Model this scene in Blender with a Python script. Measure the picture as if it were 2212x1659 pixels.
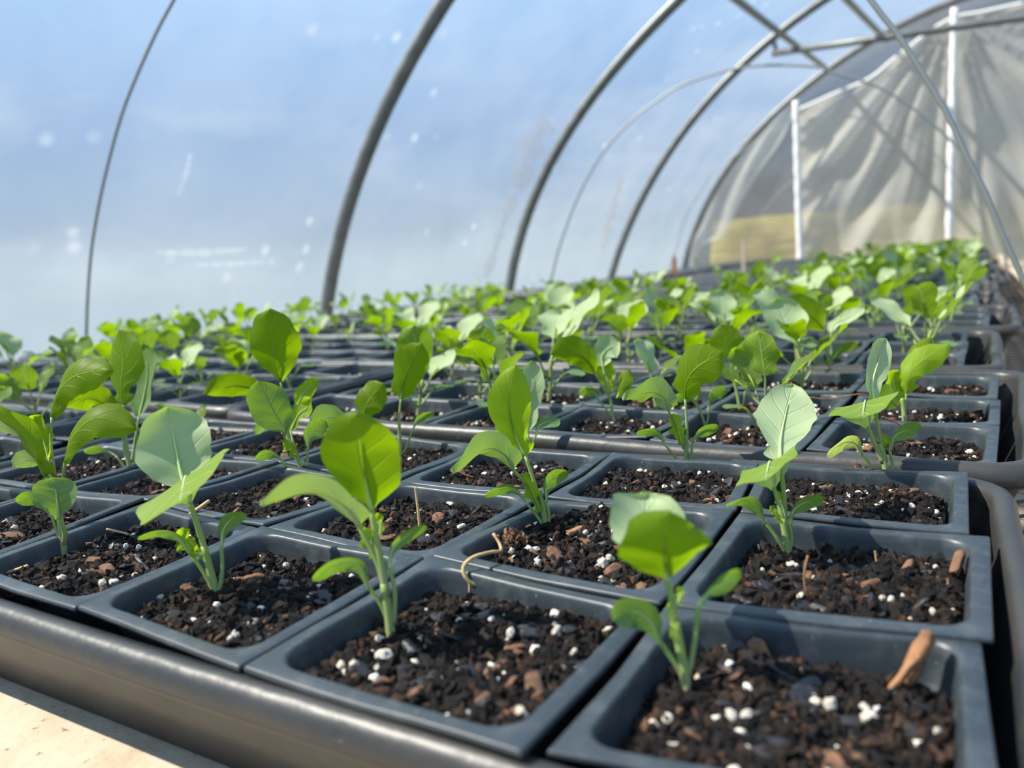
import bpy, math, random
import numpy as np
from mathutils import Vector, Euler
for o in list(bpy.data.objects): bpy.data.objects.remove(o)
scn = bpy.context.scene
COL = scn.collection
rnd = random.Random(7)
nrs = np.random.RandomState(11)

# ------------------------------------------------------------------ camera
F_PX = 1650.0
cam_d = bpy.data.cameras.new('camera')
cam = bpy.data.objects.new('camera', cam_d); COL.objects.link(cam)
cam_d.sensor_width = 36.0; cam_d.lens = F_PX/2212*36.0
CAM = np.array([-0.00875, -0.12383, 0.09895])
cam.location = CAM
cam.rotation_euler = (1.41363, 0.06878, 0.52118)
cam_d.clip_start = 0.01; cam_d.clip_end = 400
cam_d.dof.use_dof = True; cam_d.dof.focus_distance = 0.33; cam_d.dof.aperture_fstop = 9.5
scn.camera = cam
CM = np.array(Euler((1.41363, 0.06878, 0.52118)).to_matrix())
scn.view_settings.view_transform = 'Standard'; scn.view_settings.look = 'None'
scn.view_settings.gamma = 1; scn.view_settings.use_curve_mapping = False
scn.view_settings.exposure = 0.0

def ray(px, py): return CM @ np.array([(px-1106)/F_PX, -(py-829.5)/F_PX, -1.0])
def at_plane(px, py, axis, val):
    d = ray(px, py); t = (val-CAM[axis])/d[axis]; return CAM+d*t
def at_depth(px, py, dep): return CAM+ray(px, py)*dep
def depth_of(p): return -float((CM.T @ (np.array(p)-CAM))[2])

# ------------------------------------------------------------------ world + sun
SUN_AZ, SUN_EL = math.radians(207), math.radians(49)      # azimuth measured from +x: the sun stands to the left, a little behind the camera
SKY_STR = 1.0
w = bpy.data.worlds.new('sky'); scn.world = w; w.use_nodes = True
nt = w.node_tree; nt.nodes.clear()
def N(nt, typ, **kw):
    n = nt.nodes.new(typ)
    for k, v in kw.items():
        if k == 'inp':
            for a, b in v.items(): n.inputs[a].default_value = b
        else: setattr(n, k, v)
    return n
def ramp(nt, pts, interp='LINEAR'):
    r = N(nt, 'ShaderNodeValToRGB'); cr = r.color_ramp; cr.interpolation = interp
    while len(cr.elements) < len(pts): cr.elements.new(0.5)
    for e, (p, c) in zip(cr.elements, pts):
        e.position = p; e.color = (c[0], c[1], c[2], 1)
    return r
tc = N(nt, 'ShaderNodeTexCoord'); sep = N(nt, 'ShaderNodeSeparateXYZ')
nt.links.new(tc.outputs['Generated'], sep.inputs[0])
rp = ramp(nt, [(0.0, (0.48, 0.60, 0.69)), (0.05, (0.36, 0.48, 0.62)), (0.16, (0.26, 0.42, 0.68)), (0.30, (0.33, 0.56, 0.90)), (0.48, (0.46, 0.80, 1.22)), (1.0, (0.22, 0.45, 0.9))])
nt.links.new(sep.outputs['Z'], rp.inputs[0])
mp = N(nt, 'ShaderNodeMapping', inp={'Scale': (1.6, 1.6, 5.0)})
nz = N(nt, 'ShaderNodeTexNoise', inp={'Scale': 1.4, 'Detail': 5.0, 'Roughness': 0.55})
nt.links.new(tc.outputs['Generated'], mp.inputs[0]); nt.links.new(mp.outputs[0], nz.inputs['Vector'])
cr2 = ramp(nt, [(0.48, (0, 0, 0)), (0.75, (0.5, 0.5, 0.5))]); nt.links.new(nz.outputs[0], cr2.inputs[0])
mx = N(nt, 'ShaderNodeMix', data_type='RGBA'); mx.inputs['B'].default_value = (0.8, 0.88, 0.95, 1)
nt.links.new(cr2.outputs[0], mx.inputs['Factor']); nt.links.new(rp.outputs[0], mx.inputs['A'])
bg = N(nt, 'ShaderNodeBackground', inp={'Strength': SKY_STR}); nt.links.new(mx.outputs['Result'], bg.inputs[0])
wo = N(nt, 'ShaderNodeOutputWorld'); nt.links.new(bg.outputs[0], wo.inputs[0])
sd = bpy.data.lights.new('sun', 'SUN'); sd.energy = 9.0; sd.angle = math.radians(0.6); sd.color = (1.0, 0.93, 0.80)
so = bpy.data.objects.new('sun', sd); COL.objects.link(so)
sdir = Vector((math.cos(SUN_AZ)*math.cos(SUN_EL), math.sin(SUN_AZ)*math.cos(SUN_EL), math.sin(SUN_EL)))
so.rotation_euler = sdir.to_track_quat('Z', 'Y').to_euler(); so.location = sdir*30

# ------------------------------------------------------------------ materials
def newmat(name):
    m = bpy.data.materials.new(name); m.use_nodes = True; m.node_tree.nodes.clear()
    out = N(m.node_tree, 'ShaderNodeOutputMaterial'); return m, m.node_tree, out
def L(nt, a, b): nt.links.new(a, b)
def principled(name, col, rough=0.5, spec=0.5, metal=0.0, noise=None, bump=None, coords='Object'):
    """noise = (scale, colour2, lo, hi); bump = (scale, strength, distance)"""
    m, nt, out = newmat(name)
    p = N(nt, 'ShaderNodeBsdfPrincipled'); p.inputs['Base Color'].default_value = (*col, 1)
    p.inputs['Roughness'].default_value = rough; p.inputs['Specular IOR Level'].default_value = spec; p.inputs['Metallic'].default_value = metal
    L(nt, p.outputs[0], out.inputs[0]); t = N(nt, 'ShaderNodeTexCoord')
    if noise:
        for sc, c2, lo, hi in (noise if isinstance(noise, list) else [noise]):
            n = N(nt, 'ShaderNodeTexNoise', inp={'Scale': sc, 'Detail': 6.0, 'Roughness': 0.6}); L(nt, t.outputs[coords], n.inputs['Vector'])
            r = ramp(nt, [(lo, (0, 0, 0)), (hi, (1, 1, 1))]); L(nt, n.outputs[0], r.inputs[0])
            x = N(nt, 'ShaderNodeMix', data_type='RGBA'); L(nt, r.outputs[0], x.inputs['Factor'])
            src = p.inputs['Base Color'].links[0].from_socket if p.inputs['Base Color'].links else None
            if src: L(nt, src, x.inputs['A'])
            else: x.inputs['A'].default_value = (*col, 1)
            x.inputs['B'].default_value = (*c2, 1); L(nt, x.outputs['Result'], p.inputs['Base Color'])
    if bump:
        n = N(nt, 'ShaderNodeTexNoise', inp={'Scale': bump[0], 'Detail': 5.0}); L(nt, t.outputs[coords], n.inputs['Vector'])
        b = N(nt, 'ShaderNodeBump', inp={'Strength': bump[1], 'Distance': bump[2]}); L(nt, n.outputs[0], b.inputs['Height']); L(nt, b.outputs[0], p.inputs['Normal'])
    return m

M = {}
M['pot'] = principled('black_pot_plastic', (0.026, 0.036, 0.044), 0.42, 0.55,
    noise=[(9, (0.045, 0.056, 0.066), 0.35, 0.8), (110, (0.075, 0.085, 0.095), 0.5, 0.75), (900, (0.26, 0.27, 0.27), 0.66, 0.74)], bump=(60, 0.15, 0.002))
M['tray'] = principled('black_tray_plastic', (0.024, 0.026, 0.029), 0.42, 0.5,
    noise=[(14, (0.062, 0.055, 0.046), 0.42, 0.74), (300, (0.20, 0.19, 0.17), 0.69, 0.78)], bump=(90, 0.25, 0.002))
M['wood'] = principled('pale_wood', (0.56, 0.465, 0.35), 0.75, 0.2,
    noise=[(40, (0.44, 0.33, 0.22), 0.45, 0.75), (260, (0.20, 0.13, 0.08), 0.62, 0.70)], bump=(120, 0.4, 0.002))
M['galv'] = principled('galvanized_steel', (0.19, 0.20, 0.19), 0.40, 0.5, 0.25, noise=(25, (0.13, 0.135, 0.13), 0.4, 0.7))
M['wire'] = principled('hoop_wire', (0.30, 0.31, 0.29), 0.45, 0.5, 0.5)
M['mesh'] = principled('expanded_metal', (0.10, 0.075, 0.055), 0.6, 0.4, 0.5, noise=(30, (0.2, 0.12, 0.07), 0.5, 0.7))
M['perlite'] = principled('perlite', (0.80, 0.76, 0.68), 0.85, 0.2, noise=(110, (0.62, 0.45, 0.27), 0.47, 0.66), bump=(900, 0.6, 0.0006))
M['bark'] = principled('bark', (0.20, 0.10, 0.055), 0.8, 0.3, noise=(160, (0.06, 0.035, 0.025), 0.45, 0.65), bump=(500, 0.6, 0.0008))
M['bark_pale'] = principled('bark_pale', (0.34, 0.17, 0.08), 0.8, 0.3, noise=(200, (0.16, 0.08, 0.045), 0.45, 0.65), bump=(500, 0.6, 0.0008))
M['straw'] = principled('straw', (0.60, 0.43, 0.20), 0.7, 0.3, noise=(200, (0.36, 0.22, 0.10), 0.4, 0.7))
M['char'] = principled('charcoal_bark', (0.018, 0.018, 0.022), 0.45, 0.5, noise=(200, (0.05, 0.042, 0.04), 0.45, 0.7), bump=(600, 0.5, 0.0006))
M['white_wrap'] = principled('white_wrapped_post', (0.85, 0.83, 0.80), 0.5, 0.4, bump=(14, 0.6, 0.01))
M['floor'] = principled('earth_floor', (0.20, 0.16, 0.12), 0.9, 0.2, noise=(6, (0.30, 0.26, 0.20), 0.4, 0.7), bump=(30, 0.5, 0.02))
M['field'] = principled('dry_field', (0.80, 0.66, 0.26), 0.9, 0.1, noise=(0.4, (0.34, 0.33, 0.15), 0.4, 0.7))
M['hill'] = principled('bare_woodland', (0.13, 0.12, 0.125), 0.95, 0.1, noise=(0.25, (0.17, 0.155, 0.155), 0.4, 0.7))

# soil: colour from a per-crumb attribute and fine noise
def soil_mat():
    m, nt, out = newmat('potting_soil')
    p = N(nt, 'ShaderNodeBsdfPrincipled', inp={'Roughness': 0.85}); p.inputs['Specular IOR Level'].default_value = 0.25
    a = N(nt, 'ShaderNodeAttribute', attribute_name='tone'); t = N(nt, 'ShaderNodeTexCoord')
    n = N(nt, 'ShaderNodeTexNoise', inp={'Scale': 420.0, 'Detail': 5.0, 'Roughness': 0.65}); L(nt, t.outputs['Object'], n.inputs['Vector'])
    n2 = N(nt, 'ShaderNodeTexNoise', inp={'Scale': 70.0, 'Detail': 3.0}); L(nt, t.outputs['Object'], n2.inputs['Vector'])
    ad = N(nt, 'ShaderNodeMath', operation='ADD'); L(nt, a.outputs['Fac'], ad.inputs[0])
    ms = N(nt, 'ShaderNodeMath', operation='MULTIPLY_ADD', inp={1: 0.9, 2: -0.45}); L(nt, n.outputs[0], ms.inputs[0]); L(nt, ms.outputs[0], ad.inputs[1])
    ad2 = N(nt, 'ShaderNodeMath', operation='ADD'); L(nt, ad.outputs[0], ad2.inputs[0])
    ms2 = N(nt, 'ShaderNodeMath', operation='MULTIPLY_ADD', inp={1: 0.7, 2: -0.35}); L(nt, n2.outputs[0], ms2.inputs[0]); L(nt, ms2.outputs[0], ad2.inputs[1])
    r = ramp(nt, [(0.0, (0.006, 0.0055, 0.0055)), (0.35, (0.016, 0.011, 0.009)), (0.6, (0.045, 0.025, 0.016)), (0.8, (0.11, 0.058, 0.034)), (1.0, (0.20, 0.12, 0.07))])
    L(nt, ad2.outputs[0], r.inputs[0]); L(nt, r.outputs[0], p.inputs['Base Color'])
    b = N(nt, 'ShaderNodeBump', inp={'Strength': 0.8, 'Distance': 0.0012}); L(nt, n.outputs[0], b.inputs['Height']); L(nt, b.outputs[0], p.inputs['Normal'])
    L(nt, p.outputs[0], out.inputs[0]); return m
M['soil'] = soil_mat()

def leaf_mat(name, top, under, trans, vein, tw=0.55, rough=0.5):
    m, nt, out = newmat(name)
    uv = N(nt, 'ShaderNodeUVMap', uv_map='UVMap'); s = N(nt, 'ShaderNodeSeparateXYZ'); L(nt, uv.outputs[0], s.inputs[0])
    def mth(op, a, b=None, c=None):
        n = N(nt, 'ShaderNodeMath', operation=op)
        for i, x in enumerate((a, b, c)):
            if x is None: continue
            if isinstance(x, (int, float)): n.inputs[i].default_value = x
            else: L(nt, x, n.inputs[i])
        return n.outputs[0]
    tcn = N(nt, 'ShaderNodeTexCoord'); nz = N(nt, 'ShaderNodeTexNoise', inp={'Scale': 90.0, 'Detail': 2.0}); L(nt, tcn.outputs['Object'], nz.inputs['Vector'])
    wob = mth('MULTIPLY_ADD', nz.outputs[0], 0.10, -0.05)
    au = mth('ABSOLUTE', mth('MULTIPLY_ADD', s.outputs[0], 2.0, -1.0))          # 0 on the midrib, 1 on the margin
    v = s.outputs[1]
    mid = mth('SUBTRACT', 1.0, mth('SMOOTH_MIN', mth('DIVIDE', au, mth('MULTIPLY_ADD', v, -0.045, 0.075)), 1.0, 0.2))
    ph = mth('ADD', mth('MULTIPLY', mth('SUBTRACT', v, mth('MULTIPLY', mth('POWER', au, 0.8), 0.30)), 4.6), wob)
    fr = mth('ABSOLUTE', mth('SUBTRACT', mth('FRACT', ph), 0.5))                 # 0 on a side vein
    sv = mth('SUBTRACT', 1.0, mth('MINIMUM', mth('DIVIDE', fr, mth('MULTIPLY_ADD', au, -0.05, 0.085)), 1.0))
    sv = mth('MULTIPLY', sv, mth('SUBTRACT', 1.0, mth('POWER', au, 3.0)))
    ve = mth('MAXIMUM', mid, mth('MULTIPLY', sv, 0.55)); ve = mth('MAXIMUM', ve, 0.0)
    geo = N(nt, 'ShaderNodeNewGeometry')
    def mix(f, a, b):
        x = N(nt, 'ShaderNodeMix', data_type='RGBA')
        for key, val in (('Factor', f), ('A', a), ('B', b)):
            if isinstance(val, (int, float)): x.inputs[key].default_value = val
            elif isinstance(val, tuple): x.inputs[key].default_value = (*val, 1)
            else: L(nt, val, x.inputs[key])
        return x.outputs['Result']
    n2 = N(nt, 'ShaderNodeTexNoise', inp={'Scale': 35.0, 'Detail': 4.0}); L(nt, tcn.outputs['Object'], n2.inputs['Vector'])
    rp_ = ramp(nt, [(0.35, (0, 0, 0)), (0.7, (1, 1, 1))]); L(nt, n2.outputs[0], rp_.inputs[0])
    darker = lambda c, k: tuple(x*k for x in c)
    topc = mix(rp_.outputs[0], top, darker(top, 0.82))
    col = mix(geo.outputs['Backfacing'], topc, under)      # the leaf's upper and lower side differ
    col = mix(mth('MULTIPLY', ve, 0.75), col, vein)
    trc = mix(mth('MULTIPLY', ve, 0.6), mix(rp_.outputs[0], trans, darker(trans, 0.85)), vein)
    bh = mth('MULTIPLY', ve, -1.0)
    bp = N(nt, 'ShaderNodeBump', inp={'Strength': 0.55, 'Distance': 0.0009}); L(nt, bh, bp.inputs['Height'])
    p = N(nt, 'ShaderNodeBsdfPrincipled', inp={'Roughness': rough}); p.inputs['Specular IOR Level'].default_value = 0.22
    L(nt, col, p.inputs['Base Color']); L(nt, bp.outputs[0], p.inputs['Normal'])
    t = N(nt, 'ShaderNodeBsdfTranslucent'); L(nt, trc, t.inputs[0]); L(nt, bp.outputs[0], t.inputs['Normal'])
    ms = N(nt, 'ShaderNodeMixShader', inp={0: tw}); L(nt, p.outputs[0], ms.inputs[1]); L(nt, t.outputs[0], ms.inputs[2]); L(nt, ms.outputs[0], out.inputs[0])
    return m
LEAF = {
 'green': leaf_mat('leaf_green', (0.17, 0.27, 0.06), (0.15, 0.24, 0.008), (0.295, 0.475, 0.002), (0.42, 0.52, 0.05)),
 'pale': leaf_mat('leaf_pale', (0.45, 0.55, 0.30), (0.20, 0.30, 0.04), (0.32, 0.52, 0.01), (0.66, 0.76, 0.44), 0.32),
 'young': leaf_mat('leaf_young', (0.27, 0.40, 0.03), (0.27, 0.40, 0.03), (0.44, 0.66, 0.004), (0.55, 0.62, 0.10)),
 'seed': leaf_mat('seed_leaf', (0.19, 0.30, 0.14), (0.17, 0.26, 0.09), (0.26, 0.45, 0.01), (0.24, 0.36, 0.15), 0.42),
 'spent': leaf_mat('seed_leaf_fading', (0.52, 0.55, 0.25), (0.45, 0.50, 0.25), (0.6, 0.7, 0.12), (0.3, 0.45, 0.2), 0.45),
}
def stem_mat():
    m, nt, out = newmat('stem_green')
    p = N(nt, 'ShaderNodeBsdfPrincipled', inp={'Roughness': 0.45}); p.inputs['Base Color'].default_value = (0.26, 0.40, 0.12, 1)
    t = N(nt, 'ShaderNodeTexCoord'); s = N(nt, 'ShaderNodeSeparateXYZ'); L(nt, t.outputs['Generated'], s.inputs[0])
    r = ramp(nt, [(0.0, (0.36, 0.27, 0.15)), (0.12, (0.40, 0.40, 0.20)), (0.5, (0.33, 0.42, 0.14)), (1.0, (0.30, 0.42, 0.08))]); L(nt, s.outputs['Z'], r.inputs[0]); L(nt, r.outputs[0], p.inputs['Base Color'])
    p.inputs['Subsurface Weight'].default_value = 0.0
    tr = N(nt, 'ShaderNodeBsdfTranslucent'); tr.inputs[0].default_value = (0.45, 0.62, 0.10, 1)
    ms = N(nt, 'ShaderNodeMixShader', inp={0: 0.22}); L(nt, p.outputs[0], ms.inputs[1]); L(nt, tr.outputs[0], ms.inputs[2]); L(nt, ms.outputs[0], out.inputs[0]); return m
M['stem'] = stem_mat()
M['rib'] = principled('leaf_midrib', (0.50, 0.62, 0.26), 0.5, 0.3)

def film_mat(name, fac, tint=(0.94, 0.96, 0.97), white=(0.85, 0.87, 0.88), scale=3.0, dust=0.25, gloss=0.04):
    """greenhouse polythene: clear film with a milky scattering share"""
    m, nt, out = newmat(name)
    t = N(nt, 'ShaderNodeTexCoord')
    tr = N(nt, 'ShaderNodeBsdfTransparent'); tr.inputs[0].default_value = (*tint, 1)
    tl = N(nt, 'ShaderNodeBsdfTranslucent'); tl.inputs[0].default_value = (*white, 1)
    df = N(nt, 'ShaderNodeBsdfDiffuse'); df.inputs[0].default_value = (*white, 1)
    md = N(nt, 'ShaderNodeMixShader', inp={0: 0.4}); L(nt, tl.outputs[0], md.inputs[1]); L(nt, df.outputs[0], md.inputs[2])
    n = N(nt, 'ShaderNodeTexNoise', inp={'Scale': scale, 'Detail': 4.0, 'Roughness': 0.6}); L(nt, t.outputs['Object'], n.inputs['Vector'])
    r = ramp(nt, [(0.35, (fac*0.75,)*3), (0.7, (min(1, fac*1.35),)*3)]); L(nt, n.outputs[0], r.inputs[0])
    vo = N(nt, 'ShaderNodeTexVoronoi', inp={'Scale': scale*3.2}); L(nt, t.outputs['Object'], vo.inputs['Vector'])
    r2 = ramp(nt, [(0.05, (dust,)*3), (0.22, (0, 0, 0))]); L(nt, vo.outputs['Distance'], r2.inputs[0])
    n3 = N(nt, 'ShaderNodeTexNoise', inp={'Scale': scale*0.7}); L(nt, t.outputs['Object'], n3.inputs['Vector'])
    r3 = ramp(nt, [(0.52, (0, 0, 0)), (0.6, (1, 1, 1))]); L(nt, n3.outputs[0], r3.inputs[0])
    mu = N(nt, 'ShaderNodeMath', operation='MULTIPLY'); L(nt, r2.outputs[0], mu.inputs[0]); L(nt, r3.outputs[0], mu.inputs[1])
    a = N(nt, 'ShaderNodeMath', operation='ADD', use_clamp=True); L(nt, r.outputs[0], a.inputs[0]); L(nt, mu.outputs[0], a.inputs[1])
    ms = N(nt, 'ShaderNodeMixShader'); L(nt, a.outputs[0], ms.inputs[0]); L(nt, tr.outputs[0], ms.inputs[1]); L(nt, md.outputs[0], ms.inputs[2])
    L(nt, ms.outputs[0], out.inputs[0]); return m
M['film'] = film_mat('greenhouse_film', 0.105)
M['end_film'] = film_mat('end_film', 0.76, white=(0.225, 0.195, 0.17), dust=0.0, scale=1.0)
M['drape'] = film_mat('milky_sheet', 0.84, white=(0.69, 0.675, 0.65), dust=0.0)
M['band'] = film_mat('film_band', 0.55, white=(0.90, 0.90, 0.89), dust=0.1)

# ------------------------------------------------------------------ mesh helpers
def mk_mesh(name, V, F, mats, uv=None, tone=None, smooth=True, midx=None):
    me = bpy.data.meshes.new(name)
    V = np.asarray(V, dtype=float)
    me.from_pydata(V.tolist(), [], [tuple(int(i) for i in f) for f in F])
    for m in (mats if isinstance(mats, list) else [mats]): me.materials.append(m)
    if midx is not None: me.polygons.foreach_set('material_index', np.asarray(midx, dtype=np.int32))
    if uv is not None:
        ul = me.uv_layers.new(name='UVMap'); li = np.empty(len(me.loops), dtype=np.int32); me.loops.foreach_get('vertex_index', li)
        ul.data.foreach_set('uv', np.asarray(uv, dtype=np.float32)[li].ravel())
    if tone is not None:
        a = me.attributes.new('tone', 'FLOAT', 'POINT'); a.data.foreach_set('value', np.asarray(tone, dtype=np.float32))
    me.polygons.foreach_set('use_smooth', smooth if isinstance(smooth, np.ndarray) else np.full(len(me.polygons), smooth)); me.update(); return me
def link(name, data, parent=None, loc=None, kind=None):
    o = bpy.data.objects.new(name, data); COL.objects.link(o)
    if parent is not None: o.parent = parent
    if loc is not None: o.location = loc
    if kind: o['kind'] = kind
    return o
def tag(o, label, cat, group=None):
    o['label'] = label; o['category'] = cat
    if group: o['group'] = group
    return o
def merge(parts):
    V, F, U, T, MI = [], [], [], [], []; n = 0
    for p in parts:
        v, f = p[0], p[1]; V.append(v); F += [[i+n for i in q] for q in f]; n += len(v)
        if len(p) > 2: U.append(p[2])
        if len(p) > 3: MI += [p[3]]*len(f)
    return np.vstack(V), F, (np.vstack(U) if U else None), (MI if MI else None)
def tube(pts, rad, n=8, cap=True):
    P = np.asarray(pts, float); k = len(P); rad = np.full(k, rad) if np.isscalar(rad) else np.asarray(rad, float)
    T = np.gradient(P, axis=0); T /= np.linalg.norm(T, axis=1)[:, None]+1e-12
    up = np.array([0.0, 1, 0]) if abs(T[0][1]) < 0.9 else np.array([1.0, 0, 0])
    V = []; a = np.linspace(0, 2*np.pi, n, endpoint=False)
    nrm = np.cross(T[0], up); nrm /= np.linalg.norm(nrm)
    for i in range(k):
        nrm = nrm-T[i]*np.dot(nrm, T[i]); nrm /= np.linalg.norm(nrm); b = np.cross(T[i], nrm)
        V.append(P[i]+rad[i]*(np.cos(a)[:, None]*nrm+np.sin(a)[:, None]*b))
    V = np.vstack(V); F = [[i*n+j, i*n+(j+1) % n, (i+1)*n+(j+1) % n, (i+1)*n+j] for i in range(k-1) for j in range(n)]
    if cap: F += [list(range(n))[::-1], [(k-1)*n+j for j in range(n)]]
    return V, F
def spline(pts, k=16):
    P = np.asarray(pts, float)
    if len(P) == 2: return P[0]+(P[1]-P[0])*np.linspace(0, 1, k)[:, None]
    d = np.r_[0, np.cumsum(np.linalg.norm(np.diff(P, axis=0), axis=1))]; d /= d[-1]
    Q = np.vstack([2*P[0]-P[1], P, 2*P[-1]-P[-2]]); out = []
    for t in np.linspace(0, 1, k):
        i = min(np.searchsorted(d, t, 'right')-1, len(P)-2); u = (t-d[i])/(d[i+1]-d[i]+1e-12)
        a, b, c, e = Q[i], Q[i+1], Q[i+2], Q[i+3]
        out.append(0.5*((2*b)+(-a+c)*u+(2*a-5*b+4*c-e)*u*u+(-a+3*b-3*c+e)*u**3))
    return np.array(out)
def box(x0, x1, y0, y1, z0, z1):
    V = np.array([[x, y, z] for x in (x0, x1) for y in (y0, y1) for z in (z0, z1)], float)
    return V, [[0, 1, 3, 2], [4, 6, 7, 5], [0, 4, 5, 1], [2, 3, 7, 6], [0, 2, 6, 4], [1, 5, 7, 3]]
def vnoise(P, seed=0):
    """cheap smooth 3-D noise: sum of sines with random directions"""
    r = np.random.RandomState(seed); out = np.zeros(len(P))
    for k in range(7):
        d = r.normal(size=3); d /= np.linalg.norm(d); out += np.sin(P@d*(1+0.35*k)*2.2+r.uniform(0, 6.28))/(1+0.2*k)
    return out/3.2
_t = (1+5**.5)/2
ICO_V = np.array([(-1,_t,0),(1,_t,0),(-1,-_t,0),(1,-_t,0),(0,-1,_t),(0,1,_t),(0,-1,-_t),(0,1,-_t),(_t,0,-1),(_t,0,1),(-_t,0,-1),(-_t,0,1)], float); ICO_V /= np.linalg.norm(ICO_V[0])
ICO_F = [(0,11,5),(0,5,1),(0,1,7),(0,7,10),(0,10,11),(1,5,9),(5,11,4),(11,10,2),(10,7,6),(7,1,8),(3,9,4),(3,4,2),(3,2,6),(3,6,8),(3,8,9),(4,9,5),(2,4,11),(6,2,10),(8,6,7),(9,8,1)]
def subdiv(V, F):
    V = V.tolist(); c = {}; G = []
    def m(a, b):
        k = (min(a, b), max(a, b))
        if k not in c:
            p = (np.array(V[a])+np.array(V[b]))/2; V.append((p/np.linalg.norm(p)).tolist()); c[k] = len(V)-1
        return c[k]
    for a, b, d in F:
        x, y, z = m(a, b), m(b, d), m(d, a); G += [(a, x, z), (b, y, x), (d, z, y), (x, y, z)]
    return np.array(V), G
ICO1 = (ICO_V, ICO_F); ICO2 = subdiv(*ICO1); ICO3 = subdiv(*ICO2)
def rotm(rs):
    q = rs.normal(size=4); q /= np.linalg.norm(q); a, b, c, d = q
    return np.array([[a*a+b*b-c*c-d*d, 2*(b*c-a*d), 2*(b*d+a*c)], [2*(b*c+a*d), a*a-b*b+c*c-d*d, 2*(c*d-a*b)], [2*(b*d-a*c), 2*(c*d+a*b), a*a-b*b-c*c+d*d]])
def lumps(centres, radii, rs, ico=ICO1, rough=0.3, flat=(0.6, 1.0)):
    """many irregular crumbs in one go -> V, F, tone"""
    BV, BF = ico; BFa = np.array(BF); V, F = [], []; n = 0
    for c, r in zip(centres, radii):
        v = BV*(1+rs.uniform(-rough, rough, (len(BV), 1)))*np.array([1, rs.uniform(0.6, 1), rs.uniform(*flat)])
        V.append(v@rotm(rs).T*r+c); F.append(BFa+n); n += len(BV)
    return np.vstack(V), np.vstack(F)

# ------------------------------------------------------------------ pots
P = 0.083; PY = 0.083*0.9745
def sq_ring(s, rad, k=6):
    """rounded square ring of half size s, corner radius rad, 4*(2k) points, matched between rings"""
    pts = []
    for q in range(4):
        a0 = q*math.pi/2-math.pi/4*0
        for j in range(k):                         # corner arc
            a = q*math.pi/2+math.pi/2*j/(k-1)
            cx, cy = [(1, 1), (-1, 1), (-1, -1), (1, -1)][q]
            pts.append((cx*(s-rad)+rad*math.cos(a), cy*(s-rad)+rad*math.sin(a)))
        cx, cy = [(1, 1), (-1, 1), (-1, -1), (1, -1)][q]; dx, dy = [(-1, 0), (0, -1), (1, 0), (0, 1)][q]
        for j in range(1, k):                      # straight side
            f = j/k*2*(s-rad); a = (q+1)*math.pi/2
            pts.append((cx*(s-rad)+rad*math.cos(a)+dx*f, cy*(s-rad)+rad*math.sin(a)+dy*f))
    return np.array(pts)
# (scale, radius, z)
POT_RINGS = [(.50, .15, -.044), (.62, .18, -.033), (.815, .22, -.014), (.848, .22, -.004), (.858, .22, -.0014), (.868, .215, -.0004), (.882, .21, 0), (.885, .21, 0), (.980, .02, 0), (.985, .018, -.0001),
 (.992, .015, -.0005), (.993, .015, -.0010), (.992, .015, -.0017), (.975, .02, -.0018), (.90, .2, -.0020), (.86, .22, -.006), (.66, .2, -.033), (.53, .15, -.0465)]
def pot_geo(c4, sag=0.0, rs=None, drop=(0, 0, 0, 0), simple=False):
    """c4: four corners (front-left, front-right, back-right, back-left) of the flange in xy"""
    c4 = np.asarray(c4, float); rings = POT_RINGS if not simple else [POT_RINGS[i] for i in (2, 4, 7, 9, 12)]
    k = 6 if not simple else 2
    V, F = [], []; n = None
    for s, r, z in rings:
        q = sq_ring(s, r, k) if not simple else sq_ring(s, r, 3)
        n = len(q); u, v = (q[:, 0]+1)/2, (q[:, 1]+1)/2
        xy = (1-u)[:, None]*(1-v)[:, None]*c4[0]+u[:, None]*(1-v)[:, None]*c4[1]+u[:, None]*v[:, None]*c4[2]+(1-u)[:, None]*v[:, None]*c4[3]
        zz = z+((1-u)*(1-v)*drop[0]+u*(1-v)*drop[1]+u*v*drop[2]+(1-u)*v*drop[3])
        edge = np.clip((s-0.75)/0.25, 0, 1)
        zz = zz-sag*edge*(1-np.abs(q[:, 0]*q[:, 1])) 
        if rs is not None: zz = zz+edge*0.0006*np.sin(q[:, 0]*rs[0]+rs[1])*np.sin(q[:, 1]*rs[2]+rs[3])
        V.append(np.c_[xy, zz])
    V = np.vstack(V); m = len(rings)
    for i in range(m-1):
        for j in range(n): F.append([i*n+j, (i+1)*n+j, (i+1)*n+(j+1) % n, i*n+(j+1) % n])
    F.append(list(range(n))) if not simple else None
    F = [f[::-1] for f in F]
    if not simple: F.append([(m-1)*n+j for j in range(n)][::-1][::-1])
    return V, F
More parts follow.
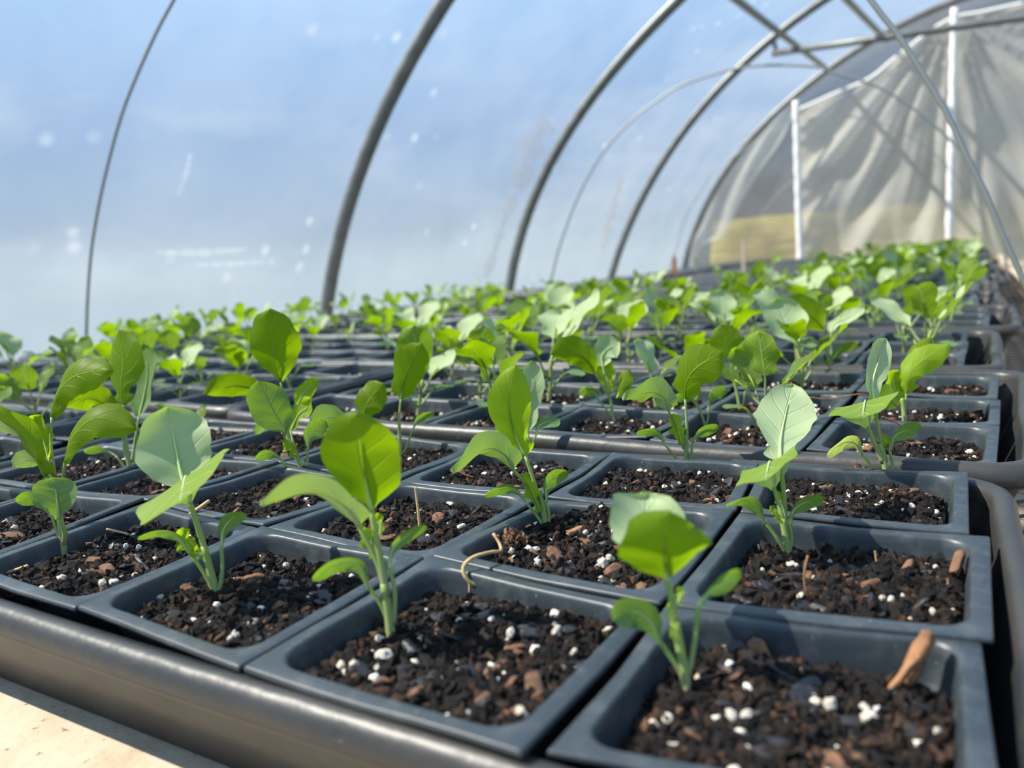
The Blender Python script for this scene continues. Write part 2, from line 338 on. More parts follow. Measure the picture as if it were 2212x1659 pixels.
def soil_geo(hx, hy, seed, n, crumbs, crumb_r=(0.0005, 0.0027), amp=0.0022, lvl=-0.012, mound=(0, 0, 0)):
    rs = np.random.RandomState(seed); S = 0.835
    g = np.linspace(-1, 1, n); X, Y = np.meshgrid(g, g); 
    # map the square to a rounded square
    k = 1-0.10*np.clip((np.abs(X)*np.abs(Y)), 0, 1)**3
    x, y = (X*k*S*hx).ravel(), (Y*k*S*hy).ravel()
    Pn = np.c_[x, y, np.zeros_like(x)]
    z = amp*vnoise(Pn*45, seed)+amp*0.55*vnoise(Pn*130, seed+1)+0.0007*np.abs(vnoise(Pn*420, seed+2))+0.0005*vnoise(Pn*1100, seed+3)
    z += mound[2]*np.exp(-(((x/hx-mound[0])**2+(y/hy-mound[1])**2)/0.12))
    z -= 0.0015*np.clip(np.maximum(np.abs(X), np.abs(Y))-0.85, 0, 1).ravel()*6
    V = np.c_[x, y, lvl+z]
    F = [(i*n+j, i*n+j+1, (i+1)*n+j+1, (i+1)*n+j) for i in range(n-1) for j in range(n-1)]
    tone = 0.30+0.12*vnoise(Pn*200, seed+5)
    def height(px, py):
        i = np.clip(((px/(S*hx)+1)/2*(n-1)).round().astype(int), 0, n-1); j = np.clip(((py/(S*hy)+1)/2*(n-1)).round().astype(int), 0, n-1)
        return V[j*n+i, 2]
    if crumbs:
        cx = rs.uniform(-0.79*hx, 0.79*hx, crumbs); cy = rs.uniform(-0.79*hy, 0.79*hy, crumbs)
        r = crumb_r[0]+(crumb_r[1]-crumb_r[0])*rs.rand(crumbs)**3.2
        cz = height(cx, cy)+r*0.25
        CV, CF = lumps(np.c_[cx, cy, cz], r, rs, ICO1, 0.55, (0.25, 0.8))
        CF = CF+len(V); tn = np.repeat(np.clip(rs.normal(0.24, 0.24, crumbs), 0, 1), 12)
        V = np.vstack([V, CV]); F = F+[tuple(f) for f in CF]; tone = np.r_[tone, tn]
    return V, F, tone, height
def soil_set(hx, hy, seed, n, crumbs, perl, flakes, lvl=-0.012, near=False, mound=(0, 0, 0)):
    """meshes: soil, perlite, bark flakes"""
    rs = np.random.RandomState(seed+100)
    V, F, tone, h = soil_geo(hx, hy, seed, n, crumbs, lvl=lvl, mound=mound)
    sm = np.zeros(len(F), dtype=bool); sm[:(n-1)*(n-1)] = True; soil = mk_mesh('soil', V, F, M['soil'], tone=tone, smooth=sm)
    x = rs.uniform(-0.76*hx, 0.76*hx, perl); y = rs.uniform(-0.76*hy, 0.76*hy, perl); r = 0.0005+0.0015*rs.rand(perl)**1.6
    pv, pf = lumps(np.c_[x, y, h(x, y)+r*0.45], r, rs, ICO2 if near else ICO1, 0.22 if near else 0.3, (0.45, 1.0))
    per = mk_mesh('perlite', pv, pf, M['perlite'])
    fl = None
    if flakes:
        parts = []; MI = []
        for i in range(flakes):
            fx, fy = rs.uniform(-0.66*hx, 0.66*hx), rs.uniform(-0.66*hy, 0.66*hy); fz = float(h(np.array([fx]), np.array([fy]))[0])
            lx, ly, lz = rs.uniform(.0018, .0062), rs.uniform(.0012, .003), rs.uniform(.0004, .0012)
            v = ICO2[0]*(1+rs.uniform(-.18, .18, (len(ICO2[0]), 1))); v = np.sign(v)*np.abs(v)**0.6*np.array([lx, ly, lz])
            a, b, c = rs.uniform(0, 6.28), rs.normal(0, .35), rs.normal(0, .35)
            R = np.array(Euler((b, c, a)).to_matrix()); parts.append((v@R.T+np.array([fx, fy, fz+lz*0.8]), [list(f) for f in ICO2[1]], np.zeros((len(v), 2)), [0, 0, 1][rs.randint(3)]))
        v, f, _, mi = merge(parts); fl = mk_mesh('bark_flakes', v, f, [M['char'], M['bark']], smooth=False, midx=mi)
    return soil, per, fl, h

# measured junctions of the flange grid of the first tray (column from the right, row from the front)
J1px = {(1,1):(1430,1300),(2,1):(925,1200),(3,1):(567,1134),(4,1):(318,1076),(1,2):(1593,1100),(2,2):(1175,1068),(3,2):(856,1035),
        (1,3):(1644,994),(2,3):(1322,977),(3,3):(1041,957),(1,0):(1155,1615),(2,0):(512,1430),(3,0):(157,1307),(0,3):(2097,1018),(0,2):(2122,1142),(0,1):(2140,1370)}
def jt1(a, b):
    if (a, b) in J1px: return at_plane(*J1px[(a, b)], 2, 0.0)[:2]
    return np.array([-a*P*0.995-0.006*(b == 0)*0, b*PY*1.0+0.004])
POTS = []          # (tray id, col, row, corners, centre)
def shrink(c4, g=0.0006):
    c = np.mean(c4, axis=0); return [q+(c-q)/np.linalg.norm(c-q)*g for q in c4]
over = {(0, 0): {1: (2190, 1760), 2: (2127, 1357)}, (0, 1): {1: (2156, 1384), 2: (2146, 1146)}, (0, 2): {1: (2101, 1140), 2: (2097, 1018)}}
for a in range(6):
    for b in range(3):
        c4 = [jt1(a+1, b), jt1(a, b), jt1(a, b+1), jt1(a+1, b+1)]
        if a == 0:
            for k, px in over[(a, b)].items(): c4[k] = at_plane(*px, 2, 0.0)[:2]
        if (a, b) == (0, 0): c4[0] = at_plane(1166, 1604, 2, 0.0)[:2]
        if (a, b) == (1, 0): c4[1] = at_plane(1130, 1634, 2, 0.0)[:2]
        POTS.append(('T', 0, 0, a, b, np.array(shrink(c4, 0.0008))))
TRAYS = []         # (file, index, corner function inputs)
def tray_xy(ox, oy, rot, u, v):
    c, s = math.cos(rot), math.sin(rot); return np.array([ox-u*c-v*s, oy+v*c-u*s])
tr = random.Random(3)
NT = 18
frame = {}
frame[(0, 0)] = (0.0, 0.0, 0.0)
for k in range(1, NT):
    ox = {1: 0.0035, 2: -0.014, 3: 0.006, 4: -0.004}.get(k, tr.uniform(-.01, .012))+0.006*k
    oy = 0.264+0.2865*(k-1); rot = {1: -0.0467, 2: -0.03}.get(k, tr.uniform(-.03, -.012))
    frame[(0, k)] = (ox, oy, rot)
for k in range(NT):
    r0 = frame[(0, k)]; ux = 6*P+0.053
    p = tray_xy(*r0, ux, 0); frame[(1, k)] = (p[0]+tr.uniform(-.004, .004), p[1]+(0.006 if k else 0.012), r0[2]+tr.uniform(-.008, .004))
for (fl, k), (ox, oy, rot) in frame.items():
    if (fl, k) == (0, 0): continue
    for a in range(6):
        for b in range(3):
            jx, jy = tr.uniform(-.0014, .0014), tr.uniform(-.0012, .0012)
            q = [tray_xy(ox, oy, rot, (a+da)*P+jx, (b+db)*PY+jy) for da, db in ((1, 0), (0, 0), (0, 1), (1, 1))]
            POTS.append(('T', fl, k, a, b, np.array(shrink(q, 0.0012))))
# the outer file: trays turned lengthways
X2 = -1.134
nt2 = 10
for k in range(nt2):
    ox, oy = X2-0.012*k*0, 0.03+0.545*k
    frame[(2, k)] = (ox, oy, -0.02)
    for a in range(3):
        for b in range(6):
            jx, jy = tr.uniform(-.0014, .0014), tr.uniform(-.0012, .0012)
            q = [tray_xy(ox, oy, -0.02, (a+da)*PY+jx, (b+db)*P+jy) for da, db in ((1, 0), (0, 0), (0, 1), (1, 1))]
            POTS.append(('U', 2, k, a, b, np.array(shrink(q, 0.0012))))

ORD = ['first', 'second', 'third', 'fourth', 'fifth', 'sixth', 'seventh', 'eighth', 'ninth', 'tenth', 'eleventh', 'twelfth', 'thirteenth', 'fourteenth', 'fifteenth', 'sixteenth', 'seventeenth', 'eighteenth']
ROWN = ['front row', 'middle row', 'back row']; FILE = ['right-hand file', 'middle file', 'outer left file']
def where(fl, k, a, b):
    if fl == 2: return '%s from right, row %s, %s tray back, outer left file' % (ORD[a], ORD[b].replace('first', 'one').replace('second', 'two').replace('third', 'three').replace('fourth', 'four').replace('fifth', 'five').replace('sixth', 'six'), ORD[k])
    return '%s from right, %s, %s tray back, %s' % (ORD[a], ROWN[b], ORD[k], FILE[fl])
def in_view(p, pad=0.05):
    q = CM.T@(np.array([p[0], p[1], 0.0])-CAM)
    if -q[2] < 0.02: return False
    x = 1106+F_PX*q[0]/-q[2]; y = 829.5-F_PX*q[1]/-q[2]
    return -150 < x < 2400 and y < 1950 and y > 300

# ------------------------------------------------------------------ trays
def rring(hx, hy, rad, k=5):
    pts = []
    for q in range(4):
        cx, cy = [(1, 1), (-1, 1), (-1, -1), (1, -1)][q]
        for j in range(k):
            a = q*math.pi/2+math.pi/2*j/(k-1); pts.append((cx*(hx-rad)+rad*math.cos(a), cy*(hy-rad)+rad*math.sin(a)))
        nxt = [(-1, 1), (-1, -1), (1, -1), (1, 1)][q]; a = (q+1)*math.pi/2
        p0 = np.array([cx*(hx-rad)+rad*math.cos(a), cy*(hy-rad)+rad*math.sin(a)]); p1 = np.array([nxt[0]*(hx-rad)+rad*math.cos(a), nxt[1]*(hy-rad)+rad*math.sin(a)])
        for j in range(1, 16): pts.append(tuple(p0+(p1-p0)*j/16))
    return np.array(pts)
TPROF = [(-.0125, -.0480), (-.008, -.034), (-.0012, -.015), (0.0, -.0102), (.0004, -.0065), (.0014, -.0046), (.0032, -.0036), (.0052, -.0034), (.0073, -.0044), (.0088, -.0062), (.0096, -.0085), (.0098, -.0120),
         (.0088, -.0128), (.0080, -.0142), (.0034, -.0150), (.0014, -.0170), (-.0060, -.034), (-.0110, -.0505)]
def make_tray(hx, hy, seed):
    rs = np.random.RandomState(seed); V, F = [], []; n = None
    for o, z in TPROF:
        q = rring(hx+o, hy+o, max(0.010, 0.016+o*0.5)); n = len(q)
        w = 0.0009*np.sin(q[:, 0]*22+seed)+0.0007*np.sin(q[:, 1]*37+seed*2)
        V.append(np.c_[q+ w[:, None]*0.8*(q/np.abs(q).max()), np.full(n, z)+w*(z > -.02)*0.9])
    V = np.vstack(V); m = len(TPROF)
    for i in range(m-1):
        for j in range(n): F.append([i*n+j, i*n+(j+1) % n, (i+1)*n+(j+1) % n, (i+1)*n+j])
    F.append(list(range(n))[::-1]); F.append([(m-1)*n+j for j in range(n)]); F = [f[::-1] for f in F]
    return mk_mesh('seedling_tray', V, F, M['tray'])
THX, THY = (6*P+0.030)/2, 0.1160; THX0 = (6*P+0.012)/2
THY1 = .1245
tray_meshes = [make_tray(THX, THY1, s) for s in (1, 2, 3)]; tray_front = make_tray(THX0, THY, 4)
tray_turn = make_tray(THY1, (6*P+0.010)/2, 5)
for (fl, k), (ox, oy, rot) in sorted(frame.items()):
    if fl == 2:
        c = tray_xy(ox, oy, rot, 1.5*PY, 3*P); me = tray_turn
    else:
        c = tray_xy(ox, oy, rot, 3*P-0.004, 1.5*PY); me = tray_meshes[(k+fl) % 3]
    if fl == 0 and k in (1, 2): c = c-np.array([[0, .012, .003][k], 0])
    if (fl, k) == (0, 0): c = np.array([0.0048-THX0, 0.004+THY]); me = tray_front
    o = link('seedling_tray', me, loc=(c[0], c[1], [0.0010, 0.0022][k % 2] if k else 0.0)); o.rotation_euler.z = rot
    if (fl, k) == (0, 0): lab = 'black plastic tray with scuffed front wall, nearest on the wooden board'
    elif (fl, k) == (0, 1): lab = 'black tray with thick rounded rim just behind the nearest tray'
    else: lab = 'black plastic seedling tray, %s back from the camera in the %s' % (ORD[k], FILE[fl])
    tag(o, lab, 'tray', 'seedling trays on the bench')

# ------------------------------------------------------------------ fill the pots
near_sets = {}
HX, HY = P/2, PY/2
var_mid = [soil_set(HX, HY, 200+s, 44, 520, 60, 8) for s in range(5)]
var_far = [soil_set(HX, HY, 300+s, 16, 70, 20, 0) for s in range(4)]
simple_pots = {}
def dist(p): return math.hypot(p[0]-CAM[0], p[1]-CAM[1])
vis = [q for q in POTS if in_view(q[5].mean(0))]
vis.sort(key=lambda q: dist(q[5].mean(0)))
near, rest = vis[:300], vis[300:]
ids = {q[1:5] for q in vis}; extra = [q for q in POTS if q[1:5] not in ids and q[5].mean(0)[1] < 1.2]; extra.sort(key=lambda q: dist(q[5].mean(0))); extra = extra[:80]; near = near+extra   # the pots just beyond the frame
LV = {(0, 0): -.0120, (0, 1): -.0105, (0, 2): -.0085, (1, 2): -.0070, (1, 1): -.0080, (1, 0): -.0085}; HF = {}
std_pot = [mk_mesh('pot', *pot_geo([(-HX+.001, -HY+.001), (HX-.001, -HY+.001), (HX-.001, HY-.001), (-HX+.001, HY-.001)], sag=0.0006*s, rs=np.random.RandomState(s).uniform(1, 5, 4), drop=tuple(np.random.RandomState(s+9).uniform(-.0015, .001, 4))), M['pot']) for s in range(4)]
for i, (ty, fl, k, a, b, c4) in enumerate(near):
    c = c4.mean(0); d = dist(c); rot = frame[(fl, k)][2]; t1 = (fl, k) == (0, 0)
    g = 'square pots of soil set out in trays'
    if t1:
        rs = np.random.RandomState(a*5+b)
        drop = tuple(rs.uniform(-.0016, .0006, 4)); 
        if (a, b) == (0, 0): drop = (-.0025, -.003, -.0012, -.0012)
        v, f = pot_geo(c4-c, sag=0.0010, rs=rs.uniform(1, 5, 4), drop=drop)
        o = link('square_pot', mk_mesh('pot', v, f, M['pot']), loc=(c[0], c[1], 0))
    else:
        o = link('square_pot', std_pot[(a+b*2+k) % 4], loc=(c[0], c[1], -.003+rnd.uniform(-.0008, .0012))); o.rotation_euler.z = rot+rnd.uniform(-.012, .012)
        if ty == 'U': o.rotation_euler.z = rot+math.pi/2
    tag(o, 'black square pot, '+where(fl, k, a, b), 'pot', g)
    if t1 or (fl, k) == (0, 1) and d < 0.62:
        hx, hy = np.linalg.norm(c4[1]-c4[0])/2, np.linalg.norm(c4[3]-c4[0])/2
        nn, cr, pe, flk = (150, 5200, 50, 30) if t1 else (90, 2200, 84, 20)
        mound = {(1, 1): (-.05, .72, .006), (0, 2): (0, .1, .002), (0, 0): (-.3, .5, .003)}.get((a, b), (0, 0, 0)) if t1 else (0, 0, 0)
        S = soil_set(hx, hy, 400+a*7+b*3+k*50, nn, cr, pe, flk, lvl=LV.get((a, b), -.0080) if t1 else -.0095, near=True, mound=mound)
        if t1: HF[(a, b)] = (S[3], c)
    else: S = var_mid[(a*3+b+k) % 5] if d < 1.3 else var_far[(a*3+b+k) % 4]
    for nm, me, kd in (('soil', S[0], None), ('perlite', S[1], 'stuff'), ('bark_flakes', S[2], 'stuff')):
        if me is None: continue
        q = link(nm, me, o); 
        if kd: q['kind'] = kd
if rest:
    parts_p, parts_s = [], []
    for (ty, fl, k, a, b, c4) in rest:
        v, f = pot_geo(c4, simple=True); parts_p.append((v, f, np.zeros((len(v), 2)), 0))
        c = c4.mean(0); q = c+(c4-c)*0.78; sv = np.c_[np.vstack([q, c]), [-.012]*4+[-.009]]
        parts_p.append((sv, [[0, 1, 4], [1, 2, 4], [2, 3, 4], [3, 0, 4]], np.zeros((5, 2)), 1))
        for _ in range(5):
            pc = c+nrs.uniform(-.026, .026, 2); pv = ICO_V*nrs.uniform(.001, .002)+np.array([pc[0], pc[1], -.0105]); parts_p.append((pv, [list(z) for z in ICO_F], np.zeros((12, 2)), 2))
    v, f, _, mi = merge(parts_p); me = mk_mesh('distant_pots', v, f, [M['pot'], M['soil'], M['perlite']], tone=np.full(len(v), 0.35), midx=mi, smooth=False)
    o = link('distant_pots', me, kind='stuff', loc=(0, 0, -.003)); tag(o, 'mass of small black pots filling the far half of the bench', 'pots')

# ------------------------------------------------------------------ seedlings
SHAPES = {
 'round': ([0, .05, .12, .22, .35, .5, .62, .74, .85, .93, 1], [.07, .16, .42, .72, .90, 1, .98, .90, .72, .48, 0]),
 'oval': ([0, .05, .10, .2, .3, .45, .6, .74, .85, .93, 1], [.10, .34, .62, .74, .66, .86, 1, .97, .76, .5, 0]),
 'lobed': ([0, .04, .09, .16, .22, .35, .5, .65, .78, .88, .95, 1], [.10, .42, .60, .38, .5, .82, 1, .98, .84, .62, .36, 0]),
 'long': ([0, .08, .2, .4, .6, .8, .92, 1], [.15, .45, .75, .9, 1, .8, .5, 0]),
 'cot': ([0, .1, .25, .42, .6, .76, .88, .96, 1], [.10, .16, .34, .72, 1, .98, .8, .5, .0]),
 'bud': ([0, .15, .3, .45, .6, .75, .9, 1], [.3, .6, .5, .95, .75, .9, .55, 0]),
}
def leaf_geo(mid, width, wdir, shape='oval', cup=0.12, wave=0.05, up=1, seed=0, notch=0.0, nv=36, nu=14, serr=0.03, ortho=True):
    """mid: midrib polyline (3-D); wdir: 3-D direction of the blade's width; up: +1 upper face towards cross(wdir, mid)"""
    r = np.random.RandomState(seed)
    t = np.r_[np.linspace(0, 0.8, nv-6, endpoint=False), 1-0.2*(1-np.linspace(0, 1, 6))**1.7]
    C = spline(mid, 60); idx = t*59; i0 = np.minimum(idx.astype(int), 58); fr = (idx-i0)[:, None]; C = C[i0]*(1-fr)+C[i0+1]*fr
    T = np.gradient(C, axis=0); T /= np.linalg.norm(T, axis=1)[:, None]+1e-12
    W = np.asarray(wdir, float)-T*(T@np.asarray(wdir, float))[:, None]*(1.0 if ortho else 0.0); W /= np.linalg.norm(W, axis=1)[:, None]+1e-12
    Nn = np.cross(W, T)*up
    hw = np.interp(t, *SHAPES[shape])*width/2
    u = np.linspace(-1, 1, nu+1); L_ = np.linalg.norm(np.diff(spline(mid, 20), axis=0), axis=1).sum()
    ph = r.uniform(0, 6.28, 6); V = []; UV = []
    for i, tt in enumerate(t):
        e = np.abs(u)**2
        ed = np.where(u < 0, np.sin(tt*30+ph[0])+.6*np.sin(tt*53+ph[1]), np.sin(tt*31+ph[2])+.6*np.sin(tt*47+ph[3]))
        ww = hw[i]*u*(1+serr*ed*np.abs(u)**3)*(1+0.06*np.where(u < 0, np.sin(tt*9+ph[4]), np.sin(tt*8+ph[5])))
        off = cup*width*e*0.9-cup*width*.25+wave*width*(np.abs(u)**1.5)*np.where(u < 0, np.sin(tt*11+ph[4]), np.sin(tt*12+ph[5]))*min(1, hw[i]/(width*.3))
        off = off+0.012*width*np.sin(tt*26-np.abs(u)*4)*np.abs(u)*(1-e)
        ax = -np.minimum(notch, 1)*L_*(1-np.abs(u))**1.5*max(0, (tt-.7)/.3)
        V.append(C[i]+W[i]*ww[:, None]+Nn[i]*off[:, None]+T[i]*ax[:, None] if notch else C[i]+W[i]*ww[:, None]+Nn[i]*off[:, None])
        UV.append(np.c_[(u+1)/2, np.full(nu+1, tt)])
    V = np.vstack(V); UV = np.vstack(UV); m = nu+1
    F = [[i*m+j, i*m+j+1, (i+1)*m+j+1, (i+1)*m+j] for i in range(len(t)-1) for j in range(nu)]
    if up < 0: F = [f[::-1] for f in F]
    return V, F, UV
def rib_tube(pts, r0, r1, n=8, k=10, flare=1.0):
    C = spline(pts, k); return tube(C, np.linspace(r0, r1, k), n)
CZ = CM[:, 2]; CX = CM[:, 0]; CY = CM[:, 1]
class Plant:
    """a seedling described leaf by leaf; pixel outlines are turned into points at the plant's own distance plus a depth offset in mm"""
    def __init__(s, base, label, sz=1.0, z=-.0115):
        s.b = at_plane(*base, 2, z); s.dep = depth_of(s.b); s.k = s.dep/F_PX
        s.root = bpy.data.objects.new('seedling', None); COL.objects.link(s.root); s.root.location = s.b; s.root.empty_display_size = .01
        tag(s.root, label, 'seedling', 'young brassica seedlings in pots'); s.seed = int(base[0]); s.tubes = []
    def p(s, q): return at_depth(q[0], q[1], s.dep+(q[2]*1e-3 if len(q) > 2 else 0))-s.b
    def stem(s, pts, r0=1.35, r1=0.8, name='stem'):
        v, f = rib_tube([s.p(q) for q in pts], r0*1e-3, r1*1e-3); link(name, mk_mesh(name, v, f, M['stem']), s.root)
    def leaf(s, pts, width, kind='green', shape='oval', roll=0, up=1, cup=.12, wave=.05, pet=None, name='leaf', notch=0., serr=.03, r=(.9, .55), edge=None):
        s.seed += 7; mid = [s.p(q) for q in pts]; t = np.array(mid[-1])-np.array(mid[0])
        # width direction: across the midrib in the picture plane, turned by roll about the midrib
        t2 = t-CZ*(t@CZ); 
        if np.linalg.norm(t2) < 1e-6: t2 = CY
        wd = np.cross(t2, CZ); wd /= np.linalg.norm(wd); tt = t/np.linalg.norm(t); nn = np.cross(wd, tt)
        ra = math.radians(roll); wd = wd*math.cos(ra)+nn*math.sin(ra)
        if edge: wd = s.p(edge[1])-s.p(edge[0]); width = np.linalg.norm(wd)/s.k; wd = wd/np.linalg.norm(wd)
        v, f, uv = leaf_geo(mid, width*s.k, wd, shape, cup, wave, up, s.seed, notch, serr=serr, ortho=edge is None)
        o = link(name, mk_mesh(name, v, f, LEAF[kind], uv=uv), s.root)
        if pet:
            pv, pf = rib_tube([s.p(q) for q in pet], r[0]*1e-3, r[1]*1e-3); link('petiole', mk_mesh('petiole', pv, pf, M['stem']), s.root if name != 'seed_leaf' else s.root)
        # raised midrib running into the blade
        C = spline(mid, 24)[:18]; off = np.cross(wd, tt)*0.00005; rv, rf = tube(C, np.linspace(r[1]*1e-3, .00012, 18), 6); link('midrib', mk_mesh('midrib', rv, rf, M['rib']), o)
        return o
    def cot(s, pts, width, pet, roll=25, kind='seed', up=1, notch=.10, r=(.75, .6)): return s.leaf(pts, width, kind, 'cot', roll, up, .10, .02, pet, 'seed_leaf', notch, .0, r)
    def bud(s, pts, width): return s.leaf(pts, width, 'young', 'bud', 35, 1, .25, .16, None, 'young_leaf', 0, .16, (.5, .3))

UP, DN = 1, -1      # DN: the underside faces the camera
def hand_plants():
    # first tray, front row from the right
    p = Plant((1487, 1510), 'blurred seedling with a folded round leaf, nearest pot at lower right')
    p.stem([(1487, 1525), (1478, 1450), (1458, 1340)], 1.45, 1.2)
    p.leaf([(1442, 1254), (1436, 1205, -4), (1436, 1155, -7), (1446, 1106, -8)], 190, 'green', 'round', 0, DN, .10, .05, [(1458, 1340), (1450, 1290), (1442, 1252)], r=(1.2, .8))
    p.leaf([(1440, 1245, 4), (1415, 1180, 9), (1398, 1120, 16), (1396, 1070, 24)], 195, 'pale', 'round', -10, UP, .10, .08, [(1455, 1320, 1), (1448, 1280, 3), (1440, 1245, 4)], r=(.9, .6))
    p.cot([(1428, 1392), (1405, 1345, -3), (1372, 1322, -4), (1326, 1338, -2)], 82, [(1483, 1478), (1460, 1435), (1428, 1390)], 25)
    p.cot([(1508, 1312), (1530, 1280), (1560, 1262), (1598, 1228)], 62, [(1487, 1460), (1500, 1390), (1508, 1312)], -35)
    for q, wd in ((((1458, 1350, -2), (1450, 1325, -3), (1447, 1300, -4)), 18), (((1460, 1310, 2), (1468, 1290, 2), (1470, 1268, 3)), 24), (((1466, 1390, -2), (1454, 1372, -3), (1452, 1350, -4)), 16)): p.bud(q, wd)
    p = Plant((846, 1396), 'tall seedling with one big lime oval leaf, second pot from right in front row')
    p.stem([(846, 1405), (842, 1345), (830, 1260)], 1.55, 1.3)
    p.leaf([(802, 1102), (792, 1045, -4), (778, 975, -9), (771, 893, -16)], 172, 'green', 'round', 6, DN, .08, .03, [(836, 1290), (818, 1190), (802, 1102)], serr=.01, r=(1.3, .9))
    p.leaf([(775, 1135, -1), (735, 1085, -9), (660, 1058, -15), (563, 1092, -14)], 118, 'pale', 'oval', 58, UP, -.12, .05, [(838, 1300), (815, 1215), (775, 1135)], r=(1.0, .7))
    p.cot([(798, 1272), (775, 1222, -4), (732, 1218, -6), (674, 1252, -7)], 62, [(846, 1362), (825, 1310), (798, 1270)], 35)
    p.cot([(842, 1228), (846, 1190), (878, 1158), (922, 1134)], 44, [(851, 1350), (853, 1280), (842, 1228)], -48)
    p.bud([(812, 1205, 2), (800, 1165, 3), (785, 1138, 3)], 50); p.bud([(818, 1165, 3), (822, 1135, 4), (818, 1108, 5)], 34)
    p = Plant((470, 1312), 'seedling with upright grey-green round leaf and long drooping leaf, third pot from right')
    p.stem([(472, 1320), (462, 1265), (440, 1180)], 1.6, 1.2)
    p.leaf([(402, 1062, 5), (388, 1010, 8), (376, 950, 11), (362, 880, 14)], 162, 'pale', 'round', -22, UP, .10, .05, [(455, 1235), (425, 1130, 3), (402, 1062, 6)], serr=.015, r=(1.2, .8))
    p.leaf([(410, 1088, 3), (402, 1030, -3), (394, 1056, -15), (386, 1088, -27)], 232, 'pale', 'round', -6, UP, -.02, .03, [(450, 1215), (432, 1150), (412, 1092)], serr=.02, r=(1.1, .8), edge=((296, 1128, -16), (495, 984, -8)))
    p.cot([(415, 1200), (385, 1160, -4), (345, 1150, -6), (296, 1162, -8)], 52, [(466, 1288), (442, 1240), (415, 1200)], 48)
    p.cot([(478, 1180), (482, 1145), (505, 1118), (532, 1108)], 46, [(470, 1290), (480, 1235), (478, 1180)], -42)
    p.bud([(432, 1190, 3), (410, 1168, 3), (392, 1140, 3)], 60); p.bud([(440, 1200, -2), (425, 1196, -3), (408, 1196, -4)], 22)
    p = Plant((134, 1216), 'bushy seedling with a heart-shaped seed leaf, fourth pot from right in front row')
    p.stem([(134, 1224), (136, 1180), (128, 1110), (118, 1040)], 1.7, 1.2)
    p.cot([(128, 1120, -4), (124, 1085, -8), (120, 1055, -10), (118, 1030, -10)], 104, [(137, 1180), (140, 1150, -2), (128, 1120, -4)], 5, notch=.22, r=(1.1, 1.0))
    p.cot([(112, 1115), (92, 1090), (68, 1076), (38, 1084)], 50, [(134, 1180), (124, 1150), (112, 1115)], 40)
    p.leaf([(98, 1030), (72, 975, -3), (42, 930, -6), (-20, 880, -8)], 92, 'green', 'lobed', 38, DN, .15, .08, [(122, 1060), (112, 1045), (98, 1030)])
    p.leaf([(100, 1010), (60, 960), (20, 925), (-40, 915)], 62, 'pale', 'oval', 45, UP, -.1, .06, [(120, 1050), (110, 1030), (100, 1010)])
    p.leaf([(105, 990, 4), (95, 955, 5), (84, 925, 5), (72, 898, 6)], 70, 'young', 'oval', 10, UP, .2, .12, [(118, 1040, 2), (112, 1015, 3), (105, 990, 4)])
    p.leaf([(112, 900, 6), (128, 850, 6), (168, 812, 2), (238, 800, -4)], 84, 'green', 'lobed', 22, DN, .18, .06, [(118, 1030, 2), (110, 960, 4), (112, 900, 6)])
    p.leaf([(140, 1000, -2), (160, 945, -5), (210, 905, -8), (292, 926, -10)], 80, 'green', 'oval', 25, DN, .16, .06, [(124, 1060), (136, 1030), (140, 1000, -2)])
    p.leaf([(118, 1020, 8), (92, 1000, 10), (60, 992, 12), (28, 1010, 12)], 56, 'pale', 'oval', 40, UP, -.1, .05)
    # second row
    p = Plant((1703, 1212), 'seedling with tall pale lobed leaf, rightmost pot of middle row in nearest tray')
    p.stem([(1703, 1220), (1698, 1165), (1690, 1120)], 1.35, 1.15)
    p.leaf([(1686, 1000, 2), (1686, 950, 9), (1698, 890, 19), (1712, 832, 30)], 130, 'pale', 'lobed', 24, UP, .06, .05, [(1696, 1170, 2), (1694, 1080, 2), (1686, 1000, 2)], r=(1.0, .75))
    p.leaf([(1672, 1058, 3), (1664, 998, -2), (1657, 1018, -11), (1652, 1040, -21)], 128, 'pale', 'round', -8, UP, -.04, .05, [(1698, 1160), (1684, 1095), (1672, 1054, 2)], r=(1.1, .7), edge=((1590, 1046, -12), (1720, 984, -6)))
    p.cot([(1655, 1130), (1635, 1098, -3), (1605, 1080, -5), (1566, 1090, -6)], 48, [(1700, 1198), (1680, 1165), (1655, 1130)], 50)
    p.cot([(1705, 1135), (1712, 1105), (1740, 1085), (1778, 1078)], 56, [(1704, 1195), (1710, 1165), (1705, 1135)], -40)
    p.bud([(1690, 1105, 3), (1686, 1080, 3), (1683, 1060, 3)], 22); p.bud([(1690, 1130, -2), (1678, 1112, -3), (1664, 1092, -3)], 16)
    p = Plant((1181, 1163), 'seedling with upright narrow lime leaf, second pot from right in middle row')
    p.stem([(1181, 1170), (1176, 1115), (1165, 1060)], 1.35, 1.1)
    p.leaf([(1135, 985, 2), (1110, 930, -1), (1100, 865, -5), (1113, 790, -9)], 94, 'young', 'lobed', 12, DN, .10, .04, [(1172, 1110, 1), (1155, 1045, 2), (1135, 985, 2)], serr=.015, r=(1.0, .75))
    p.leaf([(1108, 1015, 0), (1085, 978, -5), (1045, 968, -9), (978, 1022, -12)], 92, 'pale', 'oval', 50, UP, -.15, .06, [(1168, 1100), (1140, 1050), (1108, 1015)], r=(.9, .65))
    p.cot([(1140, 1090), (1122, 1065), (1095, 1054), (1046, 1070)], 40, [(1176, 1140), (1160, 1115), (1140, 1090)], 48)
    p.cot([(1180, 1085), (1180, 1055), (1198, 1030), (1228, 1020)], 50, [(1183, 1145), (1186, 1115), (1180, 1085)], -40)
    p.bud([(1168, 1105, -1), (1152, 1065, -2), (1136, 1018, -2)], 34)
    p = Plant((660, 1047), 'seedling with round dark green leaf bending left, fourth pot from right in middle row')
